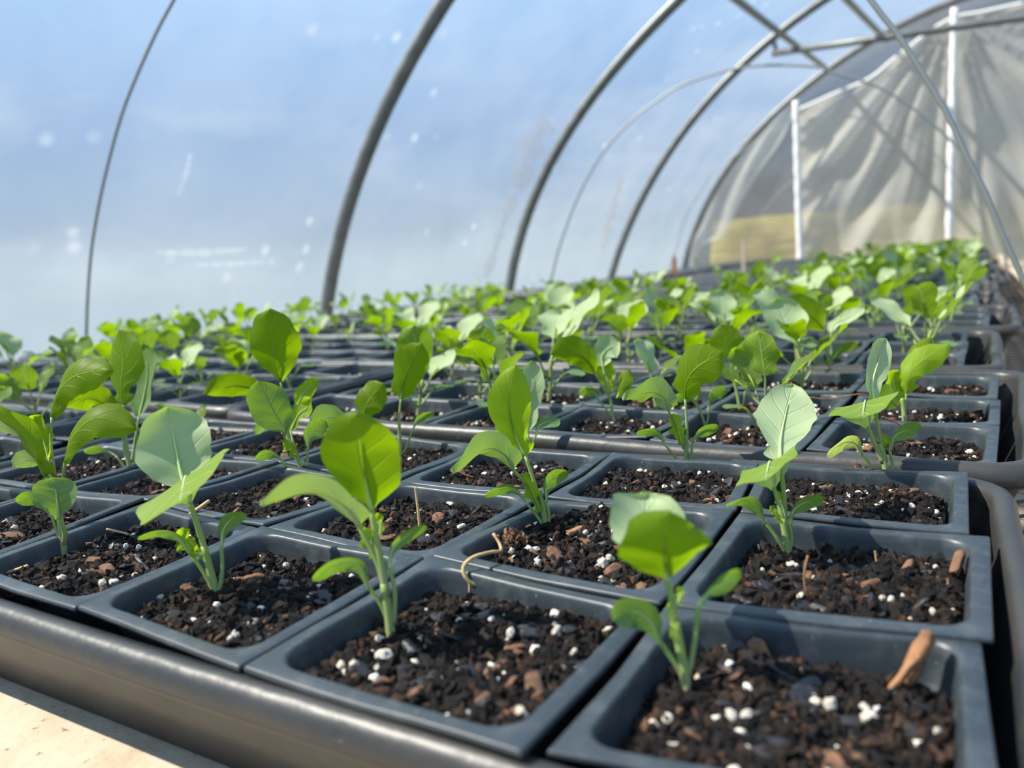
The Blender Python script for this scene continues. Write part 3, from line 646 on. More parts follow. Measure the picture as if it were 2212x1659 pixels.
    p.stem([(660, 1052), (648, 1005), (628, 955)], 1.3, 1.0)
    p.leaf([(618, 935), (600, 905, -4), (580, 870, -9), (556, 822, -14)], 92, 'seed', 'round', 6, UP, .08, .03, [(650, 1010), (636, 970), (618, 935)], serr=.01)
    p.leaf([(628, 930, 8), (645, 895, 8), (662, 880, 8), (672, 858, 8)], 42, 'young', 'oval', 25, UP, .15, .1, [(645, 990, 3), (634, 960, 5), (628, 930, 8)])
    p.leaf([(612, 938, 12), (595, 918, 14), (575, 916, 14), (552, 940, 12)], 38, 'pale', 'oval', 45, UP, -.1, .06)
    p.cot([(614, 1002), (600, 985), (580, 980), (552, 992)], 30, [(655, 1040), (636, 1022), (614, 1002)], 42)
    p.cot([(664, 975), (668, 945), (684, 925), (704, 908)], 46, [(664, 1042), (665, 1010), (664, 975)], -30)
    p.bud([(640, 985, -2), (630, 965, -3), (612, 950, -4)], 40)
    p = Plant((284, 1045), 'leafy seedling with tall lime leaf, fifth pot from right in middle row')
    p.stem([(284, 1050), (278, 1000), (266, 960)], 1.5, 1.1)
    p.leaf([(266, 875), (262, 830), (268, 780), (258, 712, 3)], 92, 'green', 'lobed', 15, DN, .08, .03, [(280, 1005), (272, 940), (266, 875)])
    p.leaf([(300, 900, 10), (312, 850, 11), (318, 800, 12), (308, 740, 14)], 82, 'seed', 'oval', 30, UP, .1, .05, [(284, 1000, 4), (292, 950, 8), (300, 900, 10)])
    p.leaf([(250, 900, -2), (222, 870, -5), (188, 858, -8), (132, 880, -10)], 72, 'green', 'oval', 30, DN, .15, .07, [(276, 990), (264, 940), (250, 900, -2)])
    p.cot([(250, 985), (232, 975), (212, 970), (182, 976)], 26, [(280, 1030), (266, 1005), (250, 985)], 45)
    p.cot([(292, 980), (300, 955), (315, 945), (335, 940)], 30, [(284, 1035), (290, 1010), (292, 980)], -40)
    # third row
    p = Plant((1918, 1052), 'seedling with tall slender pale leaf, rightmost pot in back row of nearest tray')
    p.stem([(1918, 1058), (1910, 1000), (1900, 960)], 1.35, 1.1)
    p.leaf([(1888, 868, 2), (1884, 830, 7), (1896, 785, 15), (1912, 732, 25)], 62, 'pale', 'oval', -8, UP, .08, .04, [(1914, 1000, 1), (1898, 930, 2), (1888, 868, 2)], r=(.9, .7))
    p.leaf([(1876, 926, 3), (1870, 866, -2), (1866, 884, -11), (1863, 904, -21)], 140, 'pale', 'round', -10, UP, -.06, .06, [(1908, 1000), (1890, 960), (1876, 922, 2)], r=(1.1, .7), edge=((1794, 904, -12), (1938, 862, -4)))
    p.cot([(1862, 982), (1850, 960, -2), (1825, 956, -4), (1784, 984, -4)], 52, [(1912, 1038), (1888, 1012), (1862, 982)], 40, 'spent')
    p.cot([(1922, 975), (1930, 945), (1955, 930), (1988, 922)], 52, [(1922, 1035), (1928, 1005), (1922, 975)], -38)
    p.bud([(1905, 970, 2), (1910, 955, 2), (1912, 938, 2)], 28)
    p = Plant((1482, 1027), 'seedling with smooth green spoon-shaped leaf, second pot from right in back row')
    p.stem([(1482, 1032), (1482, 985), (1480, 940)], 1.2, 1.0)
    p.leaf([(1480, 862), (1484, 825, -4), (1505, 795, -8), (1560, 760, -13)], 88, 'green', 'oval', 20, DN, .10, .03, [(1484, 990), (1484, 930), (1480, 862)], serr=.01)
    p.leaf([(1444, 888, -2), (1430, 856, -6), (1400, 845, -8), (1345, 864, -9)], 78, 'pale', 'oval', 48, UP, -.1, .07, [(1478, 970), (1462, 925), (1444, 888, -2)])
    p.cot([(1440, 965), (1430, 945), (1408, 932), (1374, 934)], 32, [(1478, 1012), (1460, 988), (1440, 965)], 50)
    p.cot([(1494, 962), (1500, 945), (1520, 930), (1552, 922)], 40, [(1486, 1012), (1494, 988), (1494, 962)], -45)
    p.bud([(1474, 960, -2), (1466, 928, -2), (1455, 892, -2)], 36)
    p = Plant((1148, 984), 'small seedling half hidden behind the narrow lime leaf, third pot in back row')
    p.stem([(1148, 988), (1146, 960), (1140, 940)], 1.0, .8)
    p.cot([(1158, 940), (1165, 920), (1185, 912), (1210, 914)], 30, [(1148, 980), (1150, 960), (1158, 940)], 30)
    p.cot([(1130, 940), (1115, 930), (1095, 925), (1070, 935)], 28, [(1148, 980), (1142, 960), (1130, 940)], 40)
    p.leaf([(1140, 930), (1142, 880), (1150, 830), (1148, 778)], 56, 'pale', 'oval', 0, UP, .1, .05, [(1146, 965), (1142, 950), (1140, 930)])
    p = Plant((868, 1003), 'tall thin seedling with oval lime leaf, fourth pot from right in back row')
    p.stem([(868, 1008), (864, 960), (862, 910)], 1.2, .9)
    p.leaf([(866, 862), (872, 825, -3), (888, 785, -7), (910, 742, -12)], 78, 'green', 'oval', 5, DN, .08, .03, [(864, 950), (862, 905), (866, 862)], serr=.01)
    p.leaf([(782, 915, -4), (790, 880, -5), (805, 855, -6), (828, 828, -8)], 68, 'green', 'lobed', 12, DN, .12, .08, [(862, 980), (820, 950, -2), (782, 915, -4)])
    p.leaf([(762, 940, -5), (745, 915, -6), (715, 900, -7), (668, 916, -8)], 64, 'pale', 'oval', 38, UP, -.08, .06)
    p.cot([(890, 930), (900, 910), (915, 900), (938, 892)], 26, [(866, 990), (880, 960), (890, 930)], -45)
    p = Plant((605, 985), 'tall seedling with big rounded lime leaf rising above the rows')
    p.stem([(622, 985), (622, 930), (618, 880)], 1.3, 1.0)
    p.leaf([(606, 825), (598, 785, -4), (590, 740, -9), (582, 668, -16)], 112, 'green', 'round', 5, DN, .10, .05, [(620, 920), (614, 870), (606, 825)])
    p.leaf([(640, 880, -2), (655, 850, -3), (672, 835, -4), (690, 820, -4)], 40, 'young', 'oval', 20, UP, .1, .08)
    p.leaf([(590, 868, 4), (555, 842, 2), (500, 832, 0), (440, 852, -2)], 58, 'green', 'oval', 28, DN, .1, .06)
    # second tray, the most visible ones
    p = Plant((1325, 915), 'seedling with two side leaves and a pale top leaf, second tray, third pot from right')
    p.stem([(1325, 920), (1320, 870), (1310, 840)], 1.2, 1.0)
    p.leaf([(1284, 806), (1262, 772, -3), (1230, 756, -4), (1188, 764, -4)], 62, 'green', 'long', 12, DN, .1, .03, [(1318, 860), (1302, 835), (1284, 806)])
    p.leaf([(1302, 792, 3), (1300, 770, 4), (1312, 752, 4), (1338, 738, 4)], 58, 'pale', 'oval', 10, UP, .1, .04, [(1316, 850), (1308, 820), (1302, 792, 3)])
    p.leaf([(1318, 850, 2), (1312, 825, 3), (1308, 800, 4), (1312, 775, 5)], 42, 'young', 'oval', 10, UP, .2, .08)
    p.leaf([(1332, 860, -2), (1345, 835, -3), (1352, 815, -3), (1360, 798, -3)], 34, 'green', 'oval', 30, DN, .15, .08)
    p.cot([(1296, 868), (1285, 850), (1270, 844), (1250, 846)], 32, [(1322, 900), (1310, 885), (1296, 868)], 40)
    p = Plant((1952, 918), 'crinkled yellow-green seedling at right of second tray front row')
    p.stem([(1955, 925), (1952, 885), (1948, 860)], 1.5, 1.2)
    p.leaf([(1958, 850), (1962, 815, -2), (1985, 785, -3), (2052, 742, -4)], 60, 'young', 'lobed', 28, DN, .2, .12, [(1954, 890), (1956, 870), (1958, 850)])
    p.leaf([(1945, 868, 3), (1935, 845, 4), (1930, 825, 4), (1942, 800, 4)], 52, 'young', 'bud', 5, UP, .25, .2)
    p.leaf([(1940, 880, -3), (1920, 862, -5), (1905, 858, -7), (1880, 880, -8)], 56, 'pale', 'oval', 20, DN, .15, .06)
    p.leaf([(1960, 840, 5), (1965, 800, 6), (1982, 765, 7), (2012, 728, 8)], 40, 'green', 'oval', 30, DN, .12, .06)
    p = Plant((1600, 888), 'seedling with dark green arched leaf, second tray beside the pale lobed leaf')
    p.stem([(1600, 894), (1592, 850), (1584, 815)], 1.2, .9)
    p.leaf([(1578, 775), (1570, 748), (1565, 722), (1558, 700)], 66, 'green', 'round', 8, DN, .08, .03, [(1592, 850), (1584, 812), (1578, 775)])
    p.leaf([(1588, 805, -2), (1598, 765, -3), (1625, 730, -3), (1658, 712, -3)], 36, 'green', 'oval', 38, DN, .1, .06, [(1594, 855), (1590, 830), (1588, 805, -2)])
    p.cot([(1608, 850), (1615, 835), (1625, 830), (1640, 828)], 26, [(1600, 885), (1606, 868), (1608, 850)], -20)
    p = Plant((1525, 925), 'small seedling behind the spoon-shaped leaf, front row of second tray')
    p.stem([(1525, 930), (1515, 895), (1500, 860)], 1.1, .8)
    p.cot([(1530, 880), (1535, 862), (1550, 848), (1570, 842)], 34, [(1525, 922), (1530, 900), (1530, 880)], -25)
    p.cot([(1508, 880), (1495, 862), (1475, 856), (1448, 862)], 30, [(1522, 920), (1516, 898), (1508, 880)], 40)
    p.leaf([(1500, 865), (1496, 845), (1494, 830), (1496, 808)], 30, 'young', 'oval', 15, UP, .15, .08)
    p = Plant((1800, 825), 'seedling with long dark arching leaf, back row of second tray')
    p.stem([(1798, 828), (1790, 780), (1782, 740)], 1.4, 1.1)
    p.leaf([(1778, 712), (1755, 684, -4), (1725, 672, -6), (1676, 690, -6)], 70, 'green', 'long', 16, DN, .12, .03, [(1790, 790), (1786, 745), (1778, 712)])
    p.leaf([(1795, 720, 4), (1802, 700, 4), (1828, 688, 3), (1868, 665, 2)], 34, 'pale', 'oval', 45, UP, .1, .04, [(1798, 790, 2), (1796, 755, 3), (1795, 720, 4)])
    p.leaf([(1800, 775, -2), (1815, 755, -2), (1830, 748, -2), (1855, 740, -2)], 26, 'green', 'oval', 40, DN, .1, .04)
hand_plants()
HAND = [(0, 0, a, b) for a in range(6) for b in range(3)]+[(0, 1, 0, b) for b in range(3)]

# generic seedlings built in plain 3-D
def generic(seed, parts=True, small=False):
    r = random.Random(seed); out = []
    lean = Vector((r.uniform(-.2, .2), r.uniform(-.2, .2), 1))
    H = r.uniform(.018, .030) if not small else r.uniform(.012, .018)
    top = lean*H; v, f = rib_tube([(0, 0, -.002), tuple(lean*H*.5+Vector((r.uniform(-.001, .001), 0, 0))), tuple(top)], .0014, .001, 6, 6); out.append(('stem', v, f, None, 'stem'))
    nl = r.choice([2, 3, 3, 4]) if not small else 2; a0 = r.uniform(0, 6.28)
    for i in range(nl):
        a = a0+i*2.4+r.uniform(-.3, .3); d = Vector((math.cos(a), math.sin(a), 0)); el = r.uniform(1.0, 2.6) if i < 2 else r.uniform(.5, 1.5)
        pl = r.uniform(.012, .022)*(0.6 if small else 1); bl = r.uniform(.025, .038)*(0.6 if small else 1); wd = bl*r.uniform(.62, .86)
        s = top*r.uniform(.55, 1.0); e1 = s+(d+Vector((0, 0, el*1.5)))*pl/math.hypot(1, el*1.5)
        droop = r.uniform(-.1, .9)
        d1 = (d+Vector((0, 0, el))).normalized(); d2 = (d+Vector((0, 0, el*(1-droop)-droop*.5))).normalized()
        m = [e1, e1+d1*bl*.33, e1+d1*bl*.6+d2*bl*.1, e1+d1*bl*.6+d2*bl*.42]
        w_ = np.cross(np.array(d), (0, 0, 1)); w_ = w_+np.array([0, 0, r.uniform(-.35, .35)])
        kind = r.choice(['green', 'green', 'pale', 'pale']) if i < 3 else 'green'
        lv, lf, uv = leaf_geo([tuple(x) for x in m], wd, w_, r.choice(['round', 'oval', 'lobed', 'oval']), r.uniform(.05, .18), .06, 1, r.randrange(9999), nv=14, nu=8)
        # upper face should look up
        if lf and np.cross(lv[lf[60][1]]-lv[lf[60][0]], lv[lf[60][2]]-lv[lf[60][0]])[2] < 0: lf = [q[::-1] for q in lf]
        pv, pf = rib_tube([tuple(s), tuple((s+e1)/2+d*.001), tuple(e1), tuple(e1+d1*bl*.3)], .0009, .0004, 6, 7)
        out.append(('leaf', lv, lf, uv, kind)); out.append(('petiole', pv, pf, None, 'stem'))
    for i in range(2):
        a = a0+1.2+i*3.14+r.uniform(-.3, .3); d = Vector((math.cos(a), math.sin(a), 0)); s = top*.3
        e1 = s+(d+Vector((0, 0, 1.1)))*.010; m = [e1, e1+(d+Vector((0, 0, .6)))*.004, e1+(d+Vector((0, 0, .25)))*.009, e1+(d)*.015+Vector((0, 0, .001))]
        lv, lf, uv = leaf_geo([tuple(x) for x in m], .012, np.cross(np.array(d), (0, 0, 1)), 'cot', .1, .02, 1, r.randrange(9999), .1, nv=12, nu=6)
        pv, pf = rib_tube([tuple(s), tuple((s+e1)/2), tuple(e1)], .0008, .0006, 6, 5)
        out.append(('seed_leaf', lv, lf, uv, 'seed')); out.append(('petiole', pv, pf, None, 'stem'))
    return out
def matof(k): return M['stem'] if k == 'stem' else LEAF[k]
protos = []
for s in range(14):
    g = generic(50+s, small=(s >= 11)); full = [(n, mk_mesh(n, v, f, matof(k), uv=uv)) for n, v, f, uv, k in g]
    mats = ['stem', 'green', 'pale', 'young', 'seed']; parts = [(v, f, uv if uv is not None else np.zeros((len(v), 2)), mats.index(k)) for n, v, f, uv, k in g]
    V, F, U, MI = merge(parts); one = mk_mesh('seedling', V, F, [matof(k) for k in mats], uv=U, midx=MI)
    protos.append((full, one))
pr = random.Random(21)
used = set(); count = 0
taken = [np.array(o.location[:2]) for o in COL.objects if o.name.startswith('seedling') and o.type == 'EMPTY']
for (ty, fl, k, a, b, c4) in vis+extra:
    if (fl, k, a, b) in HAND and (fl, k, a, b) not in ((0, 0, 5, 0), (0, 0, 5, 1), (0, 0, 5, 2)): continue
    c = c4.mean(0); d = dist(c)
    if min(np.linalg.norm(c-t) for t in taken) < 0.042: continue
    # how densely each part of the bench is planted
    if c[0] > -0.33: dens = 0.86 if c[1] < 1.6 else .62
    elif c[1] < 1.3: dens = 0.82
    elif c[1] < 1.9: dens = 0.55
    elif c[0] > -0.75: dens = 0.07
    else: dens = 0.02
    if pr.random() > dens: continue
    if count > 290: break
    i = pr.randrange(11) if pr.random() < .85 else 11+pr.randrange(3)
    sc = pr.uniform(.92, 1.30)*(0.88 if c[0] < -.6 else 1.0)
    if c[1] > 2.4: sc *= 1.0
    lo = (c[0]+pr.uniform(-.012, .012), c[1]+pr.uniform(-.012, .012), -.0140); rz = pr.uniform(0, 6.28)
    size = 'small' if i >= 11 else 'leafy'
    if d < 1.75:
        r0 = bpy.data.objects.new('seedling', None); COL.objects.link(r0); r0.empty_display_size = .01
        for n, me in protos[i][0]: link(n, me, r0)
    else: r0 = link('seedling', protos[i][1])
    r0.location = lo; r0.rotation_euler = (pr.uniform(-.12, .12), pr.uniform(-.12, .12), rz); r0.scale = (sc, sc, sc)
    tag(r0, '%s seedling in pot %s' % (size, where(fl, k, a, b)), 'seedling', 'young brassica seedlings in pots'); count += 1
print('pots', len(vis), 'seedlings', count)

# ------------------------------------------------------------------ things lying on the soil
def soil_at(px, z=-.009):
    c = at_plane(*px, 2, z)
    for _ in range(2):
        for hf, cc in HF.values():
            if abs(c[0]-cc[0]) < .035 and abs(c[1]-cc[1]) < .033: c = at_plane(*px, 2, float(hf(np.array([c[0]-cc[0]]), np.array([c[1]-cc[1]]))[0])+.0004); break
    return c
def chip(px, size, ang, label, mat='bark', name='bark_chip', z=-.010, tilt=(0, 0), cat='bark chip'):
    c = soil_at(px); c[2] += size[2]*.5e-3+(abs(tilt[1])*size[0]*.38e-3); r = np.random.RandomState(int(px[0])); v = ICO3[0].copy(); v = np.sign(v)*np.abs(v)**0.55
    v = v*np.array(size)/2*1e-3*(1+0.10*vnoise(v*2.5, int(px[0]))[:, None]); v[:, 2] += 0.10*size[2]*1e-3*np.sin(v[:, 0]*900)
    o = link(name, mk_mesh(name, v, ICO3[1], M[mat], smooth=False), loc=c); o.rotation_euler = (tilt[0], tilt[1], ang); return tag(o, label, cat)
chip((1745, 1166), (13, 3.6, 2.4), .75, 'light brown bark chip lying behind the stem in the right middle-row pot', 'bark_pale', z=-.008)
chip((1795, 1176), (9, 5, 2), .5, 'dark brown bark chip beside the light brown one, middle-row pot', 'bark', z=-.010)
chip((1246, 1152), (9.5, 2.8, 2.2), 1.15, 'reddish brown bark splinter lying beside the narrow lime seedling', 'bark_pale', z=-.009)
chip((1245, 1385+60), (8, 5, 2), .2, 'black flat charcoal-like chip in the second pot of the front row', 'char', z=-.011)
chip((612, 1200), (7, 4, 1.4), .9, 'pinkish brown thin bark flake in the third pot of the front row', 'bark_pale', z=-.008, tilt=(.3, -.3))
chip((542, 1256), (10, 3.4, 2.4), .8, 'ridged brown bark chip left of centre in third front-row pot', 'bark', z=-.009)
chip((1980, 1490), (15, 4.2, 3.2), .55, 'orange-brown bark splinter standing upright in the nearest pot', 'bark_pale', z=-.006, tilt=(.2, -1.15))
chip((1955, 1490), (11, 1.8, 1.8), .55, 'thin orange-brown splinter leaning beside the upright one', 'bark_pale', z=-.007, tilt=(0, -.85))
chip((1785, 1058), (6, 5, 2), .3, 'grey-brown bark chip in the right pot of the back row', 'bark', z=-.009)
chip((2068, 1240), (9, 3, 3), 1.2, 'dark bark piece against the right wall of middle-row pot', 'bark', z=-.006, tilt=(0, -.7))
def clod(px, r, label, z, mat='bark'):
    c = soil_at(px); c[2] += .001; rs = np.random.RandomState(int(px[0])); n = 120
    cc = rs.normal(0, .42, (n, 3))*r*1e-3; v, f = lumps(cc, rs.uniform(.12, .34, n)*r*1e-3, rs, ICO1, .5, (.25, .8))
    tag(link('fibre_clod', mk_mesh('fibre_clod', v, f, M[mat], smooth=False), loc=c), label, 'clod')
clod((1850, 1035), 6.0, 'rusty fibrous clod behind the stem in right back-row pot', -.008)
clod((2008, 1048), 5.0, 'rusty fibrous clod at right end of the back-row pot', -.008)
clod((1108, 1175), 5.0, 'brown fibrous clod left of the narrow lime seedling', -.007)
def strand(pts, r, label, name='dried_stem', base=None, mat='straw', cat='dried stem'):
    b = at_plane(*base, 2, -.0055); dp = depth_of(b); P3 = [at_depth(q[0], q[1], dp+(q[2]*1e-3 if len(q) > 2 else 0))-b for q in pts]
    C = spline(P3, 28); v, f = tube(C, np.linspace(r[0], r[1], 28)*1e-3, 6); return tag(link(name, mk_mesh(name, v, f, M[mat]), loc=b), label, cat)
o = strand([(1065, 1152, 14), (1078, 1172, 13), (1082, 1190, 10), (1060, 1193, 6), (1020, 1205, 2), (1000, 1228, 0), (1012, 1255, -1), (1045, 1270, 0), (1080, 1275, 2), (1115, 1284, 2)], (.55, .8), 'curled straw-coloured dried stem over rim between front-row and middle-row pots', base=(1050, 1270))
for q in ([(1003, 1235, 0), (1014, 1262, 0), (1012, 1298, 0)], [(1026, 1262, 0), (1018, 1290, 0), (1036, 1318, -2)]):
    b = at_plane(1050, 1270, 2, -.0055); dp = depth_of(b); v, f = tube(spline([at_depth(x, y, dp+z*1e-3)-b for x, y, z in q], 12), np.linspace(.5, .25, 12)*1e-3, 5); link('rootlet', mk_mesh('rootlet', v, f, M['straw']), o)
strand([(907, 1140), (903, 1100), (897, 1052)], (.7, .5), 'upright straw-coloured dead stalk in third pot of middle row', base=(907, 1140))
strand([(230, 1143), (262, 1150), (298, 1160)], (.5, .5), 'thin straw lying by rim in fourth front-row pot', name='straw', base=(270, 1160), cat='straw')
strand([(350, 1158), (385, 1130), (452, 1082)], (1.1, .9), 'thick yellow straw behind the grey-green leaf', name='straw', base=(400, 1125), cat='straw')
strand([(1745, 1200), (1738, 1235), (1740, 1272), (1755, 1285)], (.35, .35), 'fine brown root standing in the right middle-row pot', name='root', base=(1742, 1275), mat='bark_pale', cat='root')
strand([(1890, 1190), (1893, 1213)], (.25, .25), 'tiny stalk with white grain on top in right middle-row pot', name='dead_sprout', base=(1893, 1213), cat='dead sprout')
strand([(1742, 858), (1790, 862), (1850, 852), (1878, 853)], (.5, .4), 'pinkish dry stalk crossing the rims of the second tray', base=(1800, 890), mat='bark_pale')
strand([(1905, 900), (1940, 915), (1975, 935)], (.5, .4), 'short dry stalk leaning on the pot below the crinkled seedling', base=(1940, 950), mat='bark_pale')
strand([(14, 1238), (60, 1222)], (.6, .6), 'greenish straw at left edge of fourth front-row pot', name='straw', base=(40, 1232), cat='straw')
# large single perlite grains in the nearest pots
pots_by = {(a, b): o for o in COL.objects if o.get('label', '').startswith('black square pot') for a in range(6) for b in range(3) if o['label'] == 'black square pot, '+where(0, 0, a, b)}
big = {(0, 0): [(1880, 1556, 3.0), (1868, 1532, 2.3), (1793, 1522, 2.3), (1600, 1520, 2.0), (1580, 1548, 2.5), (1612, 1545, 2.3), (1536, 1562, 2.0), (1590, 1600, 1.9), (1612, 1625, 2.8), (1456, 1612, 1.8), (1918, 1632-260, 1.5), (1845, 1432, 2.0), (1862, 1440, 1.8), (1770, 1467, 1.8), (1792, 1468, 1.6), (1622, 1428, 1.7), (1910, 1610, 1.5), (2025, 1580, 1.6), (1660, 1588, 1.6), (2072, 1470, 1.5)],
       (1, 0): [(830, 1415, 3.4), (815, 1445, 2.0), (1203, 1365, 2.6), (1198, 1352, 1.9), (1103, 1366, 2.3), (1098, 1384, 1.9), (1127, 1540, 2.4), (765, 1440, 2.2), (990, 1437, 1.9), (820, 1380, 2.2), (1062, 1338, 1.9), (1280, 1312, 1.5), (880, 1510, 1.6), (905, 1385, 1.7), (1240, 1408, 1.6), (985, 1520, 1.4), (1330, 1325, 1.5)],
       (2, 0): [(404, 1270, 3.0), (618, 1222, 2.6), (508, 1376, 2.6), (498, 1380, 1.8), (588, 1370, 2.2), (345, 1290, 1.8), (312, 1300, 1.8), (560, 1282, 1.6), (648, 1195, 1.6)],
       (3, 0): [(132, 1250, 3.0), (256, 1182, 2.3), (272, 1180, 1.8), (300, 1183, 1.9), (262, 1250, 1.9), (290, 1242, 1.6), (200, 1228, 1.4)],
       (0, 1): [(1712, 1222, 3.0), (1648, 1162, 3.0), (1625, 1148, 2.6), (1640, 1170, 2.4), (1665, 1160, 2.0), (1612, 1135, 2.0), (1888, 1170, 1.4), (1793, 1215, 1.5), (1850, 1233, 1.5), (1875, 1286, 1.7), (1905, 1292, 1.8), (1925, 1296, 1.8), (1945, 1290, 2.2), (1950, 1310, 1.9), (1728, 1287, 1.8), (1648, 1233, 1.5), (2015, 1322, 1.6), (2022, 1225, 1.6), (1655, 1135, 1.6)],
       (1, 1): [(1158, 1186, 2.0), (1206, 1202, 2.4), (1162, 1218, 2.3), (1105, 1190, 1.8), (1110, 1205, 1.6), (1296, 1252, 2.2), (1327, 1258, 1.9), (1303, 1218, 2.8), (1318, 1206, 2.4), (1536, 1142, 2.3), (1265, 1150, 1.8), (1188, 1115, 1.7), (1290, 1225, 1.7), (1242, 1270, 1.4)],
       (2, 1): [(975, 1088, 2.8), (958, 1078, 2.4), (968, 1066, 1.8), (708, 1128, 2.6), (700, 1150, 2.2), (995, 1120, 2.0), (925, 1160, 1.6), (1030, 1145, 1.8), (758, 1128, 1.6), (915, 1178, 1.5), (745, 1132, 1.4)],
       (0, 2): [(1704, 1036, 2.6), (1718, 1040, 2.0), (1816, 1030, 2.2), (1640, 1070, 2.0), (1836, 1072, 2.4), (1822, 1064, 1.8), (1970, 1094, 2.0), (2030, 1126, 1.9), (1946, 1046, 1.8), (1852, 1062, 1.7), (1905, 1085, 1.5), (2048, 1050, 1.8), (1955, 1070, 1.4)],
       (1, 2): [(1384, 1018, 2.8), (1396, 1020, 2.2), (1440, 1005, 2.6), (1414, 1002, 2.0), (1467, 1046, 2.0), (1470, 1055, 1.6), (1532, 1024, 2.2), (1546, 1028, 2.0), (1585, 1022, 2.0), (1600, 1025, 1.8), (1302, 1028, 2.4), (1292, 1034, 1.8), (1308, 1046, 2.0), (1386, 1070, 1.8), (1262, 1057, 1.6), (1550, 1083, 1.8), (1565, 1068, 1.6)],
       (2, 2): [(1170, 996, 2.8), (1194, 1012, 2.2), (1055, 1026, 2.2), (962, 1020, 2.2), (958, 1036, 2.0), (1090, 1048, 1.6), (1042, 1032, 1.5)]}
grain = [mk_mesh('perlite_grain', ICO3[0]*(1+0.34*vnoise(ICO3[0]*1.6, s)[:, None]+0.07*vnoise(ICO3[0]*6, s+9)[:, None])*np.array([1, .70+.05*(s % 3), .62])*.74, ICO3[1], M['perlite']) for s in range(6)]
for key, L0 in big.items():
    par = pots_by.get(key)
    if not par: continue
    for j, (x, y, s) in enumerate(L0):
        q = at_plane(x, y, 2, LV.get(key, -.0095))
        hf, cc = HF[key]; zz = float(hf(np.array([q[0]-cc[0]]), np.array([q[1]-cc[1]]))[0])+s*.55e-3; q = at_plane(x, y, 2, zz); o = link('perlite_grain', grain[(j+key[0]) % 6], par); o.location = Vector(q)-par.location; o.scale = (s*1e-3,)*3; o.rotation_euler = (j*1.3, j*.7, j*2.1)

# ------------------------------------------------------------------ bench
def struct(o): o['kind'] = 'structure'; return o
def wood_beam(name, x0, x1, y0, y1, z0, z1, label, rot=0.0, mat='wood', nx=30):
    v, f = box(x0, x1, y0, y1, z0, z1); c = v.mean(0); me = mk_mesh(name, v-c, f, M[mat], smooth=False); o = link(name, me, loc=c); o.rotation_euler.z = rot
    b = o.modifiers.new('edge', 'BEVEL'); b.width = .002; b.segments = 2; return tag(o, label, 'board' if 'board' in name else 'beam')
wood_beam('wooden_board', -1.42, .20, -.16, .045, -.092, -.0520, 'pale sunlit wooden board along the near edge of the bench', 0.0)
rl = at_plane(2212, 679, 2, -.06); rl2 = at_plane(2187, 598, 2, -.06)
wood_beam('side_rail_beam', .150, .190, .05, 5.25, -.092, -.050, 'long wooden side rail to the right of the black trays', -0.012)
wood_beam('far_cross_beam', .06, .60, 3.30, 3.34, -.092, -.030, 'light brown wooden crosspiece beyond the metal mesh at far right', 0)
wood_beam('left_rail_beam', -1.46, -1.42, -.16, 5.25, -.092, -.052, 'wooden rail along the far left edge of the bench', 0)
wood_beam('end_board', -1.46, .20, 5.21, 5.25, -.092, -.052, 'wooden board closing the far end of the bench', 0)
for i, (x, y) in enumerate(((-1.42, -.1), (.165, -.1), (-1.42, 2.6), (.165, 2.6), (-1.42, 5.2), (.165, 5.2))):
    wood_beam('bench_post', x-.04, x+.04, y-.04, y+.04, -.85, -.092, 'wooden leg under the bench, %s %s' % (['left', 'right'][i % 2], ['near', 'middle', 'far'][i//2]))
# expanded metal deck, seen right of the trays
V, F = [], []; n = 0; cw, ch = .030, .0125; x0, x1, y0, y1 = -.10, .155, .04, 5.2
strands = int((x1-x0)/(cw/2)); k = int((y1-y0)/ch)
for s in range(strands):
    xs = x0+s*cw/2; yy = y0+np.arange(k+1)*ch; zig = (np.arange(k+1)+s) % 2*cw/2
    for j in range(k):
        a = np.array([xs+zig[j], yy[j]]); b = np.array([xs+zig[j+1], yy[j+1]]); t = (b-a)/np.linalg.norm(b-a); w_ = np.array([-t[1], t[0]])*.0011
        for q, z in ((a-w_, -.0524), (a+w_, -.0512), (b+w_, -.0512), (b-w_, -.0524)): V.append((q[0], q[1], z))
        F.append([n, n+3, n+2, n+1]); n += 4
o = link('metal_mesh_deck', mk_mesh('metal_mesh_deck', V, F, M['mesh'], smooth=False)); tag(o, 'rusty expanded metal mesh deck of the bench right of the trays', 'mesh')

